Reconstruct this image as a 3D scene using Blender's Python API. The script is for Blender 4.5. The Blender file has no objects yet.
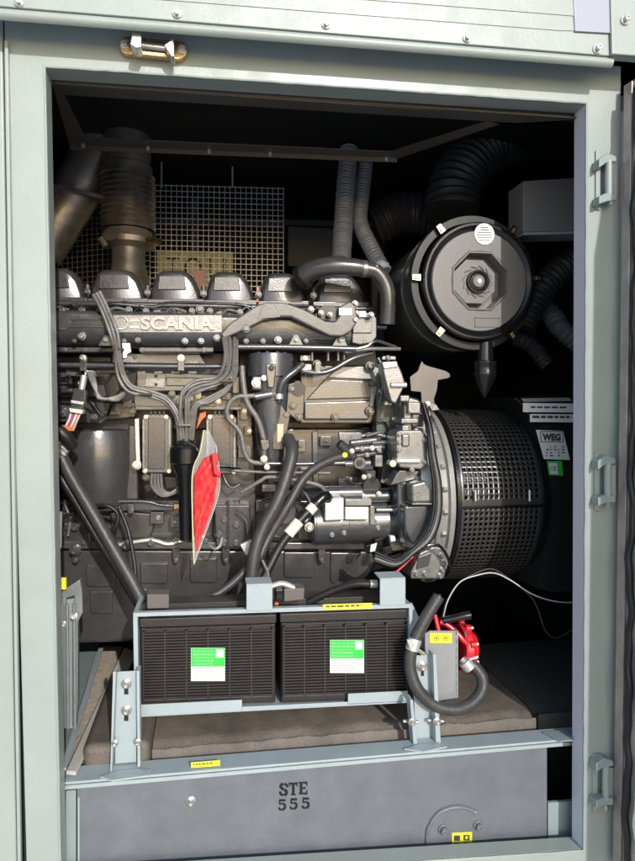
import bpy, bmesh, math, random
from mathutils import Vector, Matrix
random.seed(7)
scn = bpy.context.scene
R = math.radians
# ------------------------------------------------------------------ camera, sky, sun, exposure
YAW, PIT, F = 9.5, 1.75, 640.0
CAM = Vector((0, -1.45, 1.3))
_y, _p = R(YAW), R(PIT)
CF = Vector((math.sin(_y)*math.cos(_p), math.cos(_y)*math.cos(_p), -math.sin(_p)))
CR = Vector((math.cos(_y), -math.sin(_y), 0)); CU = CR.cross(CF)
cd = bpy.data.cameras.new('camera'); cam = bpy.data.objects.new('camera', cd); scn.collection.objects.link(cam)
cam.location = CAM
cam.rotation_euler = Matrix((CR, CU, -CF)).transposed().to_euler()
cd.sensor_fit = 'VERTICAL'; cd.sensor_height = 24; cd.lens = 24*F/861; cd.clip_start = .02; cd.clip_end = 200
scn.camera = cam
wd = bpy.data.worlds.new('World'); scn.world = wd; wd.use_nodes = True
nt = wd.node_tree; bg = nt.nodes['Background']
sky = nt.nodes.new('ShaderNodeTexSky'); sky.sky_type = 'NISHITA'; sky.sun_disc = False
SUNV = Vector((-.20, 1, -.45)).normalized()          # the way the light travels
sky.sun_elevation = math.asin(-SUNV.z); sky.sun_rotation = R(169)
nt.links.new(sky.outputs[0], bg.inputs[0]); bg.inputs[1].default_value = .15
sl = bpy.data.lights.new('sun', 'SUN'); sl.energy = 2.1; sl.angle = R(.5); sl.color = (1, .975, .94)
so = bpy.data.objects.new('sun', sl); scn.collection.objects.link(so)
so.rotation_euler = SUNV.to_track_quat('-Z', 'Y').to_euler(); so.location = (.5, -6, 4)
scn.view_settings.view_transform = 'Standard'; scn.view_settings.look = 'None'
scn.view_settings.exposure = .55; scn.view_settings.gamma = 1
# ------------------------------------------------------------------ geometry helpers
def ray(px, py): return CF*F + CR*(px-317.5) + CU*(430.5-py)
YOFF = 0.0
def W(px, py, y):
    y += YOFF; d = ray(px, py); return CAM + d*((y-CAM.y)/d.y)
def WZ(px, py, z):
    d = ray(px, py); return CAM + d*((z-CAM.z)/d.z)
def WX(px, py, x):
    d = ray(px, py); return CAM + d*((x-CAM.x)/d.x)
def M(px, y):                                           # metres per photo pixel at that place
    return (W(px, 430, y)-CAM).dot(CF)/F

class MB:
    def __init__(s): s.bm = bmesh.new()
    def poly(s, pts, y, depth):                         # photo-plane outline at depth y, extruded back
        f = [s.bm.verts.new(W(a, b, y)) for a, b in pts]
        k = [s.bm.verts.new(v.co+Vector((0, depth, 0))) for v in f]
        n = len(f)
        s.bm.faces.new(f); s.bm.faces.new(k[::-1])
        for i in range(n): s.bm.faces.new((f[(i+1) % n], f[i], k[i], k[(i+1) % n]))
        return s
    def dome(s, pts, y, depth, layers):                 # outline with a rounded front: (y offset, scale) per layer
        cx = sum(p[0] for p in pts)/len(pts); by = max(p[1] for p in pts)
        rings = []
        for dy, k_ in layers+[(depth, 1)]:
            base_ = [W(cx+(a-cx)*k_, by+(b-by)*k_, y) for a, b in pts]
            rings.append([s.bm.verts.new(p+Vector((0, dy, 0))) for p in base_])
        n = len(pts); s.bm.faces.new(rings[0]); s.bm.faces.new(rings[-1][::-1])
        for A, B in zip(rings, rings[1:]):
            for i in range(n): s.bm.faces.new((A[(i+1) % n], A[i], B[i], B[(i+1) % n]))
        return s
    def rect(s, a, b, c, d, y, depth): return s.poly([(a, b), (c, b), (c, d), (a, d)], y, depth)
    def worldpoly(s, pts, off):
        off = Vector(off)
        f = [s.bm.verts.new(Vector(p)) for p in pts]; k = [s.bm.verts.new(Vector(p)+off) for p in pts]
        n = len(f); s.bm.faces.new(f); s.bm.faces.new(k[::-1])
        for i in range(n): s.bm.faces.new((f[(i+1) % n], f[i], k[i], k[(i+1) % n]))
        return s
    def box(s, x0, x1, y0, y1, z0, z1):
        return s.worldpoly([(x0, y0, z0), (x1, y0, z0), (x1, y0, z1), (x0, y0, z1)], (0, y1-y0, 0))
    def lathe(s, o, axis, prof, seg=32, cap=True, a0=0, a1=360):   # prof: (distance along axis, radius)
        o = Vector(o); ax = Vector(axis).normalized()
        u = ax.cross(Vector((0, 0, 1)))
        if u.length < .1: u = ax.cross(Vector((0, 1, 0)))
        u.normalize(); v = ax.cross(u)
        full = abs(a1-a0) >= 359.9; n = seg if full else seg+1
        rings = []
        for t, r in prof:
            rings.append([s.bm.verts.new(o+ax*t+(u*math.cos(R(a0+(a1-a0)*i/seg))+v*math.sin(R(a0+(a1-a0)*i/seg)))*max(r, 1e-5)) for i in range(n)])
        for q in range(len(rings)-1):
            A, B = rings[q], rings[q+1]
            for i in range(seg):
                j = (i+1) % n
                s.bm.faces.new((A[i], A[j], B[j], B[i]))
        if cap and full:
            s.bm.faces.new(rings[0][::-1]); s.bm.faces.new(rings[-1])
        return s
    def cyl(s, a, b, r, seg=20, r2=None):
        a, b = Vector(a), Vector(b)
        return s.lathe(a, b-a, [(0, r), ((b-a).length, r2 if r2 is not None else r)], seg)
    def pcyl(s, px, py, y0, y1, rp, seg=24, rp2=None):     # cylinder facing the doorway, radius in photo pixels
        a = W(px, py, y0); r = rp*M(px, y0)
        return s.lathe(a, (0, 1, 0), [(0, r), (y1-y0, (rp2*M(px, y0)) if rp2 else r)], seg)
    def tube(s, pts, r, seg=12, step=.012, corr=None, cap=True, world=False, taper=None):
        P = [Vector(p) if world else W(*p) for p in pts]
        if len(P) == 2: P = [P[0], P[0].lerp(P[1], .5), P[1]]
        Q = [P[0]*2-P[1]] + P + [P[-1]*2-P[-2]]
        out = []
        for i in range(1, len(Q)-2):
            p0, p1, p2, p3 = Q[i-1:i+3]; L = (p2-p1).length; n = max(2, int(L/step))
            for k in range(n):
                t = k/n
                out.append(.5*((2*p1)+(p2-p0)*t+(2*p0-5*p1+4*p2-p3)*t*t+(3*p1-p0-3*p2+p3)*t**3))
        out.append(P[-1])
        T0 = (out[1]-out[0]).normalized(); u = T0.orthogonal().normalized()
        rings = []; acc = 0
        for i, p in enumerate(out):
            T = (out[min(i+1, len(out)-1)]-out[max(i-1, 0)]).normalized()
            u = (u-T*u.dot(T)).normalized(); v = T.cross(u)
            if i: acc += (p-out[i-1]).length
            rr = r
            if taper: rr = r*(1+(taper-1)*i/(len(out)-1))
            if corr: rr *= 1+corr[1]*math.cos(2*math.pi*acc/corr[0])
            rings.append([s.bm.verts.new(p+(u*math.cos(2*math.pi*k/seg)+v*math.sin(2*math.pi*k/seg))*rr) for k in range(seg)])
        for A, B in zip(rings, rings[1:]):
            for i in range(seg):
                j = (i+1) % seg; s.bm.faces.new((A[i], A[j], B[j], B[i]))
        if cap: s.bm.faces.new(rings[0][::-1]); s.bm.faces.new(rings[-1])
        return s
    def profx(s, x0, x1, prof):                            # (y, z) outline extruded along x
        A = [s.bm.verts.new((x0, y, z)) for y, z in prof]; B = [s.bm.verts.new((x1, y, z)) for y, z in prof]
        n = len(A); s.bm.faces.new(A); s.bm.faces.new(B[::-1])
        for i in range(n): s.bm.faces.new((A[(i+1) % n], A[i], B[i], B[(i+1) % n]))
        return s
    def sphere(s, c, r, sc=(1, 1, 1), seg=16):
        m = Matrix.Translation(c) @ Matrix.Diagonal((r*sc[0], r*sc[1], r*sc[2], 1))
        bmesh.ops.create_uvsphere(s.bm, u_segments=seg, v_segments=seg//2+2, radius=1, matrix=m); return s
    def build(s, name, mat, parent=None, bev=0, seg=2, ang=30, cut=32):
        bmesh.ops.recalc_face_normals(s.bm, faces=s.bm.faces)
        me = bpy.data.meshes.new(name); s.bm.to_mesh(me); s.bm.free()
        c = Vector((0, 0, 0))
        if me.vertices:
            xs = [v.co for v in me.vertices]
            c = Vector(((min(v.x for v in xs)+max(v.x for v in xs))/2, (min(v.y for v in xs)+max(v.y for v in xs))/2, min(v.z for v in xs)))
            me.transform(Matrix.Translation(-c))
        me.materials.append(mat)
        for p in me.polygons: p.use_smooth = True
        me.set_sharp_from_angle(angle=R(cut))
        o = bpy.data.objects.new(name, me); scn.collection.objects.link(o)
        o['_w'] = list(c)
        if parent:
            o.parent = parent; o.location = c-Vector(parent['_w'])
        else: o.location = c
        if bev:
            b = o.modifiers.new('bevel', 'BEVEL'); b.width = bev; b.segments = seg; b.limit_method = 'ANGLE'; b.angle_limit = R(ang); b.harden_normals = True
        return o
def thing(name, loc, label, cat, group=None):
    o = bpy.data.objects.new(name, None); scn.collection.objects.link(o); o.empty_display_size = .05
    o.location = loc; o['_w'] = list(loc); o['label'] = label; o['category'] = cat
    if group: o['group'] = group
    return o
def tag(o, label, cat, group=None):
    o['label'] = label; o['category'] = cat
    if group: o['group'] = group
    return o
def copy_to(o, wpos, parent):
    c = o.copy(); scn.collection.objects.link(c); c.parent = parent; c['_w'] = list(wpos)
    c.location = Vector(wpos)-Vector(parent['_w']); return c
# ------------------------------------------------------------------ materials
def mat(name, col, rough=.4, metal=0, bump=0, bscale=300, var=0, vscale=12, col2=None, coat=0, aniso=0, rvar=0, alpha=None, trans=0, detail=3):
    m = bpy.data.materials.new(name); m.use_nodes = True; t = m.node_tree; b = t.nodes['Principled BSDF']
    b.inputs['Base Color'].default_value = (*col, 1); b.inputs['Roughness'].default_value = rough; b.inputs['Metallic'].default_value = metal
    b.inputs['Coat Weight'].default_value = coat; b.inputs['Coat Roughness'].default_value = .15
    tc = t.nodes.new('ShaderNodeTexCoord'); L = t.links.new
    if var or col2:
        n = t.nodes.new('ShaderNodeTexNoise'); n.inputs['Scale'].default_value = vscale; n.inputs['Detail'].default_value = 6; n.inputs['Roughness'].default_value = .65
        L(tc.outputs['Object'], n.inputs['Vector'])
        r = t.nodes.new('ShaderNodeValToRGB'); r.color_ramp.elements[0].position = .35; r.color_ramp.elements[1].position = .68
        c2 = col2 if col2 else tuple(min(1, c*(1+var)) for c in col); c1 = col if col2 else tuple(c*(1-var) for c in col)
        r.color_ramp.elements[0].color = (*c1, 1); r.color_ramp.elements[1].color = (*c2, 1)
        L(n.outputs['Fac'], r.inputs['Fac']); L(r.outputs['Color'], b.inputs['Base Color'])
    if rvar:
        n = t.nodes.new('ShaderNodeTexNoise'); n.inputs['Scale'].default_value = 22; n.inputs['Detail'].default_value = 5
        L(tc.outputs['Object'], n.inputs['Vector'])
        mr = t.nodes.new('ShaderNodeMapRange'); mr.inputs['From Min'].default_value = .3; mr.inputs['From Max'].default_value = .7
        mr.inputs['To Min'].default_value = max(.03, rough-rvar); mr.inputs['To Max'].default_value = min(1, rough+rvar)
        L(n.outputs['Fac'], mr.inputs['Value']); L(mr.outputs['Result'], b.inputs['Roughness'])
    if bump:
        n = t.nodes.new('ShaderNodeTexNoise'); n.inputs['Scale'].default_value = bscale; n.inputs['Detail'].default_value = detail
        L(tc.outputs['Object'], n.inputs['Vector'])
        bp = t.nodes.new('ShaderNodeBump'); bp.inputs['Strength'].default_value = bump; bp.inputs['Distance'].default_value = .002
        L(n.outputs['Fac'], bp.inputs['Height']); L(bp.outputs['Normal'], b.inputs['Normal'])
    if trans: b.inputs['Transmission Weight'].default_value = trans; b.inputs['IOR'].default_value = 1.3
    if alpha is not None: b.inputs['Alpha'].default_value = alpha
    return m
SAGE = mat('sage_paint', (.318, .362, .335), .42, 0, .22, 150, .05, 6, coat=.2, rvar=.08)
SAGED = mat('grey_green_paint', (.27, .33, .325), .42, 0, .25, 200, .06, 8)
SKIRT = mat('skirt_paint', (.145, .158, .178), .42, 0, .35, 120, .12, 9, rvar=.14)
TRAY = mat('tray_paint', (.36, .42, .44), .4, 0, .2, 240, .06, 14)
LINING = mat('black_lining', (.022, .022, .024), .7, 0, .8, 60)
HOOD = mat('hood_steel', (.10, .092, .083), .45, .3, .3, 350)
ENG = mat('engine_paint', (.080, .077, .078), .27, .35, .22, 160, .1, 25, coat=.7, rvar=.08)
ENGL = mat('engine_paint_light', (.118, .120, .126), .25, .5, .25, 200, .08, 30, coat=.6, rvar=.1)
ENGD = mat('engine_paint_dark', (.022, .021, .021), .36, .2, .3, 240, .2, 20, coat=.2)  # dark engine tone, also paints the shade in gaps on backing castings
CAST = mat('cast_metal', (.235, .235, .235), .30, .65, .35, 380, .1, 40, rvar=.12, coat=.3)
ZINC = mat('zinc', (.62, .60, .56), .28, .9, .2, 300, .15, 60)
BRASS = mat('yellow_zinc', (.62, .42, .20), .3, .9, .2, 300, .35, 60)
BLKP = mat('black_plastic', (.008, .008, .009), .2, 0, .15, 300, coat=.1)
BATT = mat('battery_plastic', (.030, .026, .024), .38, 0, .25, 350, .15, 30)
SATB = mat('satin_black_steel', (.018, .017, .017), .4, 0, .1, 200)
HOSE = mat('duct_rubber', (.055, .055, .058), .42)
SATB.node_tree.nodes['Principled BSDF'].inputs['Specular IOR Level'].default_value = .4
RUB = mat('black_rubber', (.018, .017, .017), .4, 0, .4, 260, .2, 40)
RUBL = mat('grey_rubber', (.05, .048, .047), .42, 0, .4, 260, .2, 40)
COND = mat('grey_conduit', (.24, .25, .28), .4)
LOOM = mat('grey_loom', (.17, .16, .15), .28, .1, .4, 500, .2, 60)
EXH = mat('exhaust_steel', (.52, .47, .42), .38, .6, .4, 200, .3, 12, rvar=.12)
BELL = mat('bellows_steel', (.42, .385, .35), .34, .6, .3, 200, .3, 20)
GALV = mat('galvanised_wire', (.80, .80, .78), .4, .2)
MAT_ = mat('dusty_mat', (.11, .092, .077), .62, 0, 1.0, 170, col2=(.19, .16, .13), vscale=9)
SAND = mat('dusty_floor', (.42, .34, .27), .9, 0, 1, 130, col2=(.66, .57, .46), vscale=60)  # sandy dust colour, lightened as if sun lay on the strip
RED = mat('red_paint', (.62, .012, .02), .3, 0, .2, 200, coat=.4)
WHITE = mat('white_label', (.78, .78, .75), .5)
PRINT = mat('printed_ink', (.06, .06, .06), .6)
GREENL = mat('green_label', (.03, .55, .06), .5)
YEL = mat('yellow_label', (.80, .72, .03), .5)
CREAM = mat('cream_sign', (.80, .78, .5), .6)
PINK = mat('pink_plastic', (.62, .36, .30), .6)
ORNG = mat('orange_plastic', (.7, .16, .03), .5)
ALU = mat('bright_aluminium', (.70, .69, .66), .35, .6, .3, 300, .1, 40)
DOORM = mat('door_edge_paint', (.42, .36, .33), .25, .3, .3, 40, .3, 8, coat=.5)
WIRE = mat('white_wire', (.55, .55, .52), .4)
CLEAR = mat('clear_plastic', (.75, .74, .72), .12, 0, .5, 18, trans=.0, alpha=.28)
REDP = mat('red_paper', (.70, .02, .03), .3, 0, .12, 40, col2=(.78, .10, .09), vscale=45, coat=.8)
LAV = mat('pale_grey_paint', (.50, .50, .56), .35, 0, .2, 200)
def tone(m, name, k): pass

# shared bolt meshes -------------------------------------------------
_bm = {}
def bolt(px, py, y, rp, parent, m=None, name='bolt', axis=None):
    m = m or ZINC; r = round(rp*M(px, y), 3); key = (r, m.name, axis)
    if key not in _bm:
        b = MB()
        b.lathe((0, 0, 0), (0, -1, 0), [(-.002, r*1.02), (r*.25, r*1.0), (r*.3, r*.9)], 20)
        b.lathe((0, -r*.3, 0), (0, -1, 0), [(0, r*.72), (r*.62, r*.72), (r*.75, r*.6), (r*.76, r*.35), (r*.55, r*.33)], 6)
        bmesh.ops.recalc_face_normals(b.bm, faces=b.bm.faces)
        me = bpy.data.meshes.new('bolt'); b.bm.to_mesh(me); b.bm.free(); me.materials.append(m)
        for p in me.polygons: p.use_smooth = True
        me.set_sharp_from_angle(angle=R(25)); _bm[key] = me
    o = bpy.data.objects.new(name, _bm[key]); scn.collection.objects.link(o)
    w = W(px, py, y); o['_w'] = list(w); o.parent = parent; o.location = w-Vector(parent['_w'])
    o.rotation_euler = (0, random.uniform(0, 1), 0)
    return o
def text(s, px0, py0, px1, py1, y, extr, m, parent, name='lettering', bold=0, slope=0):
    cu = bpy.data.curves.new('t', 'FONT'); cu.body = s; cu.extrude = .5; cu.offset = bold; cu.resolution_u = 3
    t = bpy.data.objects.new('t', cu); scn.collection.objects.link(t)
    bpy.context.view_layer.update()
    me = bpy.data.meshes.new_from_object(t.evaluated_get(bpy.context.evaluated_depsgraph_get()))
    bpy.data.objects.remove(t)
    xs = [v.co.x for v in me.vertices]; ys = [v.co.y for v in me.vertices]; zs = [v.co.z for v in me.vertices]
    x0, x1, y0, y1, z0, z1 = min(xs), max(xs), min(ys), max(ys), min(zs), max(zs)
    for v in me.vertices:
        a = (v.co.x-x0)/(x1-x0); b = (v.co.y-y0)/(y1-y0); c = (v.co.z-z0)/(z1-z0+1e-9)
        p = W(px0+(px1-px0)*a, py1+(py0-py1)*b+slope*a, y); p.y = y-extr*c; v.co = p
    b = MB(); b.bm.from_mesh(me); return b.build(name, m, parent, cut=20)
def label(px0, py0, px1, py1, y, m, parent, rows=0, slope=0, name='label', y0r=.15, y1r=.9, ink=None, xr=(.08, .9)):
    b = MB().poly([(px0, py0), (px1, py0+slope), (px1, py1+slope), (px0, py1)], y, .0012)
    o = b.build(name, m, parent)
    if rows:
        q = MB(); h = (py1-py0)*(y1r-y0r)/rows
        for i in range(rows):
            yy = py0+(py1-py0)*y0r+i*h; x = px0+(px1-px0)*xr[0]; xe = px0+(px1-px0)*(xr[1]-random.uniform(0, .25))
            while x < xe:
                w = random.uniform(.05, .16)*(px1-px0); e = min(x+w, xe)
                sl_ = slope*(x-px0)/(px1-px0)
                q.rect(x, yy+sl_, e, yy+sl_+h*.45, y-.0006, .0005); x = e+(px1-px0)*.03
        q.build('print', ink or PRINT, o)
    return o
# ================================================================== ENCLOSURE (large structure first)
enc = thing('steel_enclosure', (.3, 0, 0), 'pale sage green steel enclosure whose open doorway frames the engine', 'enclosure')
fr = MB()   # face of the door frame: left stile, right stile, lintel, sill as one pressing
TL, TR, BR_, BL_ = (44, 66), (587, 103), (584, 851), (60, 886)
otl, otr, obr, obl = (4, 20), (621, 66), (619, 1000), (30, 1000)
def framequad(pts): fr.poly(pts, 0, .05)
framequad([otl, otr, TR, TL]); framequad([TR, otr, obr, BR_]); framequad([(4, 20), TL, BL_, obl]); framequad([BL_, BR_, obr, obl])
bmesh.ops.remove_doubles(fr.bm, verts=fr.bm.verts, dist=.0006)
# drop the inner seams so that the frame is one continuous sheet
seen = {}
for f in list(fr.bm.faces):
    seen.setdefault(tuple(round(c, 3) for c in f.calc_center_median()), []).append(f)
for k, fs in seen.items():
    if len(fs) > 1:
        for f in fs: fr.bm.faces.remove(f)
fr.build('door_frame', SAGE, enc, .0035, 3)
# folded return of the frame, all round the opening
c4 = [W(*p, .0) for p in (TL, TR, BR_, BL_)]
cen = sum(c4, Vector())/4
for k in range(4):
    a, b = c4[k], c4[(k+1) % 4]
    d = (b-a).normalized(); nrm = Vector((0, 1, 0)).cross(d)
    if nrm.dot(cen-a) < 0: nrm = -nrm
    a = a+nrm*.0012; b = b+nrm*.0012
    q = MB().worldpoly([a+Vector((0, .004, 0)), b+Vector((0, .004, 0)), b+Vector((0, .050, 0)), a+Vector((0, .050, 0))], nrm*.002).build('frame_return', SAGE if k != 1 else mat('pale_return_paint', (.70, .70, .78), .4, 0, .2, 200), enc)  # right return coloured pale lilac to imitate skylight falling on it
    w_ = MB(); n = 60
    w_.tube([a.lerp(b, i/n)+nrm*.0-Vector((0, .0008, 0))+Vector((random.uniform(-1, 1), 0, random.uniform(-1, 1)))*.0007 for i in range(n+1)], .0028, 8, .01, world=True)
    w_.build('weld_bead', SAGE, enc)
# panel to the left of the frame, with its folded edge
lp = MB().poly([(-90, -60), (1, -60), (19, 1000), (-90, 1000)], -.004, .02); lp.build('side_panel', SAGE, enc, .004, 3)
sp = MB().poly([(4, 40), (8, 40), (23, 1000), (19.5, 1000)], -.012, .014); sp.build('edge_strip', SAGE, enc, .002)
# roof trim: protruding flange with a rolled lip
def tl(px, off=0): return 6+.0815*px+off
rt = MB().poly([(-90, tl(-90, -38)), (640, tl(640, -30)), (700, tl(700, -30)), (700, tl(700)), (-90, tl(-90))], -.078, .02)
rt.build('roof_flange', SAGE, enc, .0015)
lip = MB()
A = W(-90, tl(-90, 2), -.07); B = W(612, tl(612, 2), -.07)
prof = [(-.0, 0), (-.006, -.004), (-.008, -.012), (-.004, -.019), (.003, -.022), (.008, -.018), (.010, -.006), (.012, .034), (.0, .034)]
rings = []
for P_ in (A, B):
    rings.append([lip.bm.verts.new(P_+Vector((0, a, b))) for a, b in prof])
n = len(prof); lip.bm.faces.new(rings[0]); lip.bm.faces.new(rings[1][::-1])
for i in range(n): lip.bm.faces.new((rings[0][i], rings[0][(i+1) % n], rings[1][(i+1) % n], rings[1][i]))
lip.build('rain_lip', SAGE, enc, 0, cut=50)
rb = MB().poly([(-90, -60), (582, -60), (582, 0), (591, 17), (591, 31), (560, 30.5), (-90, -20)], -.0796, .0012); rb.build('roof_panel', SAGE, enc, .002)
rb = MB().poly([(-90, -60), (576, -60), (583, 5), (589, 17), (-90, -36)], -.0812, .0012); rb.build('roof_panel', SAGE, enc, .002)
MB().poly([(570, -60), (611, -60), (611, 33), (575, 31)], -.083, .004).build('roof_panel', mat('lilac_grey_paint', (.32, .33, .39), .4, 0, .2, 200), enc, .001)
MB().poly([(609, -60), (700, -60), (700, 60), (612, 54)], -.088, .008).build('corner_post', SAGE, enc, .003)
for px, py in ((19, 2.5), (177, 13.5), (326, 24.5), (467, 38), (597, 49)): bolt(px, py, -.079, 4.6, enc, name='roof_bolt')
bolt(625, 20, -.090, 4.6, enc, name='roof_bolt')
MB().box(-30, 30, -30, 30, -.14, -.12).build('ground', mat('pale_concrete', (.48, .47, .45), .9, 0, .3, 8, .1, 2))  # unseen ground, added pale to bounce fill light into the doorway
bpy.data.objects['ground']['kind'] = 'structure'
# black inner lining: back, side walls, floor and roof of the machine room
X0, X1, YB, Z0, Z1 = -1.25, 1.45, 1.65, .0, 2.25
for nm, bx in (('back_wall', (X0, X1, YB, YB+.03, Z0, Z1)), ('inner_wall', (X0-.03, X0, .0, YB, Z0, Z1)), ('inner_wall', (X1, X1+.03, 0, YB, Z0, Z1)),
               ('inner_roof', (X0, X1, .052, YB, Z1, Z1+.03)), ('inner_floor', (X0, X1, .052, YB, Z0-.03, Z0))):
    MB().box(*bx).build(nm, LINING, enc)
MB().box(X0, W(44, 400, .02).x-.02, .0505, .08, Z0, Z1).build('front_wall', LINING, enc)
MB().box(W(587, 400, .02).x+.03, X1, .0505, .08, Z0, Z1).build('front_wall', LINING, enc)
MB().box(X0, X1, .0505, .07, 2.10, Z1).build('front_wall', LINING, enc)
# ceiling hood: sheet frame under the roof
zc = W(51, 78, .052).z
hood = MB()
def hp(px, py, z=zc): 
    return WZ(px, py, z)
o_ = [hp(52, 83), hp(588, 119), hp(500, 124), hp(397, 159), hp(70, 146)]
i_ = [hp(64, 95), hp(540, 124.5), hp(488, 121.5), hp(391, 152), hp(86, 138)]
for k in range(5):
    a, b = k, (k+1) % 5
    hood.worldpoly([o_[a], o_[b], i_[b], i_[a]], (0, 0, .003))
# downward lip of the hood, at the back
a, b = hp(70, 145), hp(397, 158)
hood.worldpoly([a, b, b-Vector((0, 0, .012)), a-Vector((0, 0, .012))], (0, .003, 0))
hood.build('ceiling_hood', HOOD, enc)
f0 = MB().worldpoly([W(45, 83, .056), W(586, 121, .056), W(586, 121, .056)+Vector((0, 0, .06)), W(45, 83, .056)+Vector((0, 0, .06))], (0, .012, 0)); f0.build('hood_front', HOOD, enc)
for px, py in ((83, 147), (148, 150), (209, 153), (270, 156), (386, 161)):
    w = hp(px, py-3); bb = MB().cyl(w, w-Vector((0, 0, .010)), .006, 6); bb.build('hood_bolt', EXH, enc)
DIM = mat('dim_grey_sheet', (.16, .16, .165), .5, 0, .3, 80)
MB().poly([(288, 226), (350, 229), (350, 268), (288, 266)], 1.30, .2).build('rear_box', DIM, enc, .004)
MB().poly([(40, 214), (600, 226), (600, 232), (40, 220)], 1.42, .05).build('rear_beam', DIM, enc, .003)
MB().poly([(372, 160), (384, 160), (384, 420), (372, 420)], 1.5, .05).build('rear_post', DIM, enc, .003)
MB().poly([(190, 150), (198, 150), (198, 330), (190, 330)], 1.5, .05).build('rear_post', DIM, enc, .003)
# hinges on the right stile
def hinge(py):
    k = 602 if py < 300 else (601 if py < 600 else 599)
    h = MB().poly([(k-6, py-30), (k-1, py-31), (k-1, py+30), (k-6, py+29)], -.006, .007).build('hinge', SAGE, enc, .002)
    MB().poly([(k-3, py-21), (k+5, py-27), (k+14, py-24), (k+15, py-19), (k+4, py-17), (k-3, py-12)], -.030, .028).build('arm', SAGED, h, .002)
    MB().poly([(k-3, py+16), (k+4, py+13), (k+14, py+13), (k+15, py+20), (k+6, py+21), (k-3, py+24)], -.030, .028).build('arm', SAGED, h, .002)
    MB().cyl(W(k+6.5, py+15, -.022), W(k+6.5, py-20, -.022), .0085, 20).build('knuckle', SAGE, h)
    MB().poly([(k+9, py-17), (k+15, py-17), (k+15, py+15), (k+9, py+15)], -.018, .01).build('leaf', SAGE, h, .001)
    MB().cyl(W(k+8, py-20, -.022), W(k+8, py-24.5, -.022), .0065, 6).build('pin', BRASS if py > 300 else ZINC, h)
    MB().cyl(W(k+8, py+20, -.022), W(k+8, py+25, -.022), .0065, 6).build('pin', ZINC, h)
for py in (180, 482, 785): hinge(py)
# striker of the door latch on the lintel
st = MB()
pl = []
for i in range(9): a = R(90+180*i/8); pl.append((128+9*math.cos(a)*1.0, 44.5-9.5*math.sin(a)))
for i in range(9): a = R(-90+180*i/8); pl.append((178+9.5*math.cos(a), 49.5-9.5*math.sin(a)))
st = MB().poly(pl, -.018, .019).build('latch_striker', BRASS, enc, .002)
MB().poly([(133, 28), (141, 28.5), (141.5, 47), (136, 48), (130, 44)], -.055, .037).build('claw', ZINC, st, .002)
MB().poly([(164, 45), (173.5, 37.5), (174.5, 57), (171, 56)], -.050, .032).build('claw', ZINC, st, .002)
MB().cyl(W(140, 45.5, -.030), W(166, 48.5, -.030), .0065, 16).build('roller', ZINC, st)
MB().poly([(139, 50), (165, 53), (168, 57), (138, 54)], -.026, .008).build('tongue', BRASS, st, .001)
bolt(124.5, 44.5, -.0185, 4.6, st, ZINC, 'screw'); bolt(182, 49.5, -.0185, 4.6, st, ZINC, 'screw')
# right door, folded back, seen almost edge on
door = thing('enclosure_door', (1.0, -.05, .2), 'open right hand door of the enclosure, brown glossy edge with black wavy seal', 'door')
dx0 = W(620.5, 430, -.02).x
zt = W(622, 84, -.02).z
ang = R(7.5)
def dq(s_, off, z): return Vector((dx0+off*math.cos(ang)+s_*math.sin(ang), -.02-s_*math.cos(ang)+off*math.sin(ang), z))
dl = MB(); dl.worldpoly([dq(0, .0, .15), dq(.9, .0, .15), dq(.9, .0, zt), dq(0, .0, zt)], dq(0, .05, 0)-dq(0, 0, 0)); dl.build('door_leaf', DOORM, door, .003)
fl = MB(); fl.worldpoly([dq(.0, -.006, .15), dq(.026, -.006, .15), dq(.026, -.006, zt-.004), dq(.0, -.006, zt-.004)], (0.0055, 0, 0)); fl.build('door_return', DOORM, door, .002)
gs = MB(); pts = []
for i in range(120):
    t = i/119; pts.append(dq(.043+.0035*math.sin(t*57)+.002*math.sin(t*131), -.004+.003*math.sin(t*43), .15+(zt-.03-.15)*t))
gs.tube(pts, .009, 10, .02, world=True); gs.build('door_seal', RUB, door)
pts = [p+Vector((.002, -.035, 0)) for p in pts]
MB().tube(pts, .006, 8, .02, world=True).build('door_seal', ALU, door)
# ================================================================== BASE FRAME, SKIRT, TANK
base = thing('base_frame', (.3, .07, .3), 'grey green steel base rail across the bottom of the doorway', 'base frame')
fl = MB()
zr = W(66, 783, .07).z
pF = [(66, 783), (300, 764), (572, 740)]
def flat(pts, z, th=.005):
    return MB().worldpoly([WZ(a, b, z) for a, b in pts], (0, 0, th))
flat([(65, 785), (573, 741), (573, 729), (66, 769)], zr, .006).build('rail', TRAY, base, .0015)
MB().poly([(65, 786), (573, 742), (573, 745.5), (65, 790)], .069, .02).build('rail_edge', TRAY, base, .001)
# right end piece of the rail, duller
flat([(543, 733), (573, 730), (573, 741), (560, 742)], zr+.008, .003).build('rail_gusset', SAGED, base)
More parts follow.
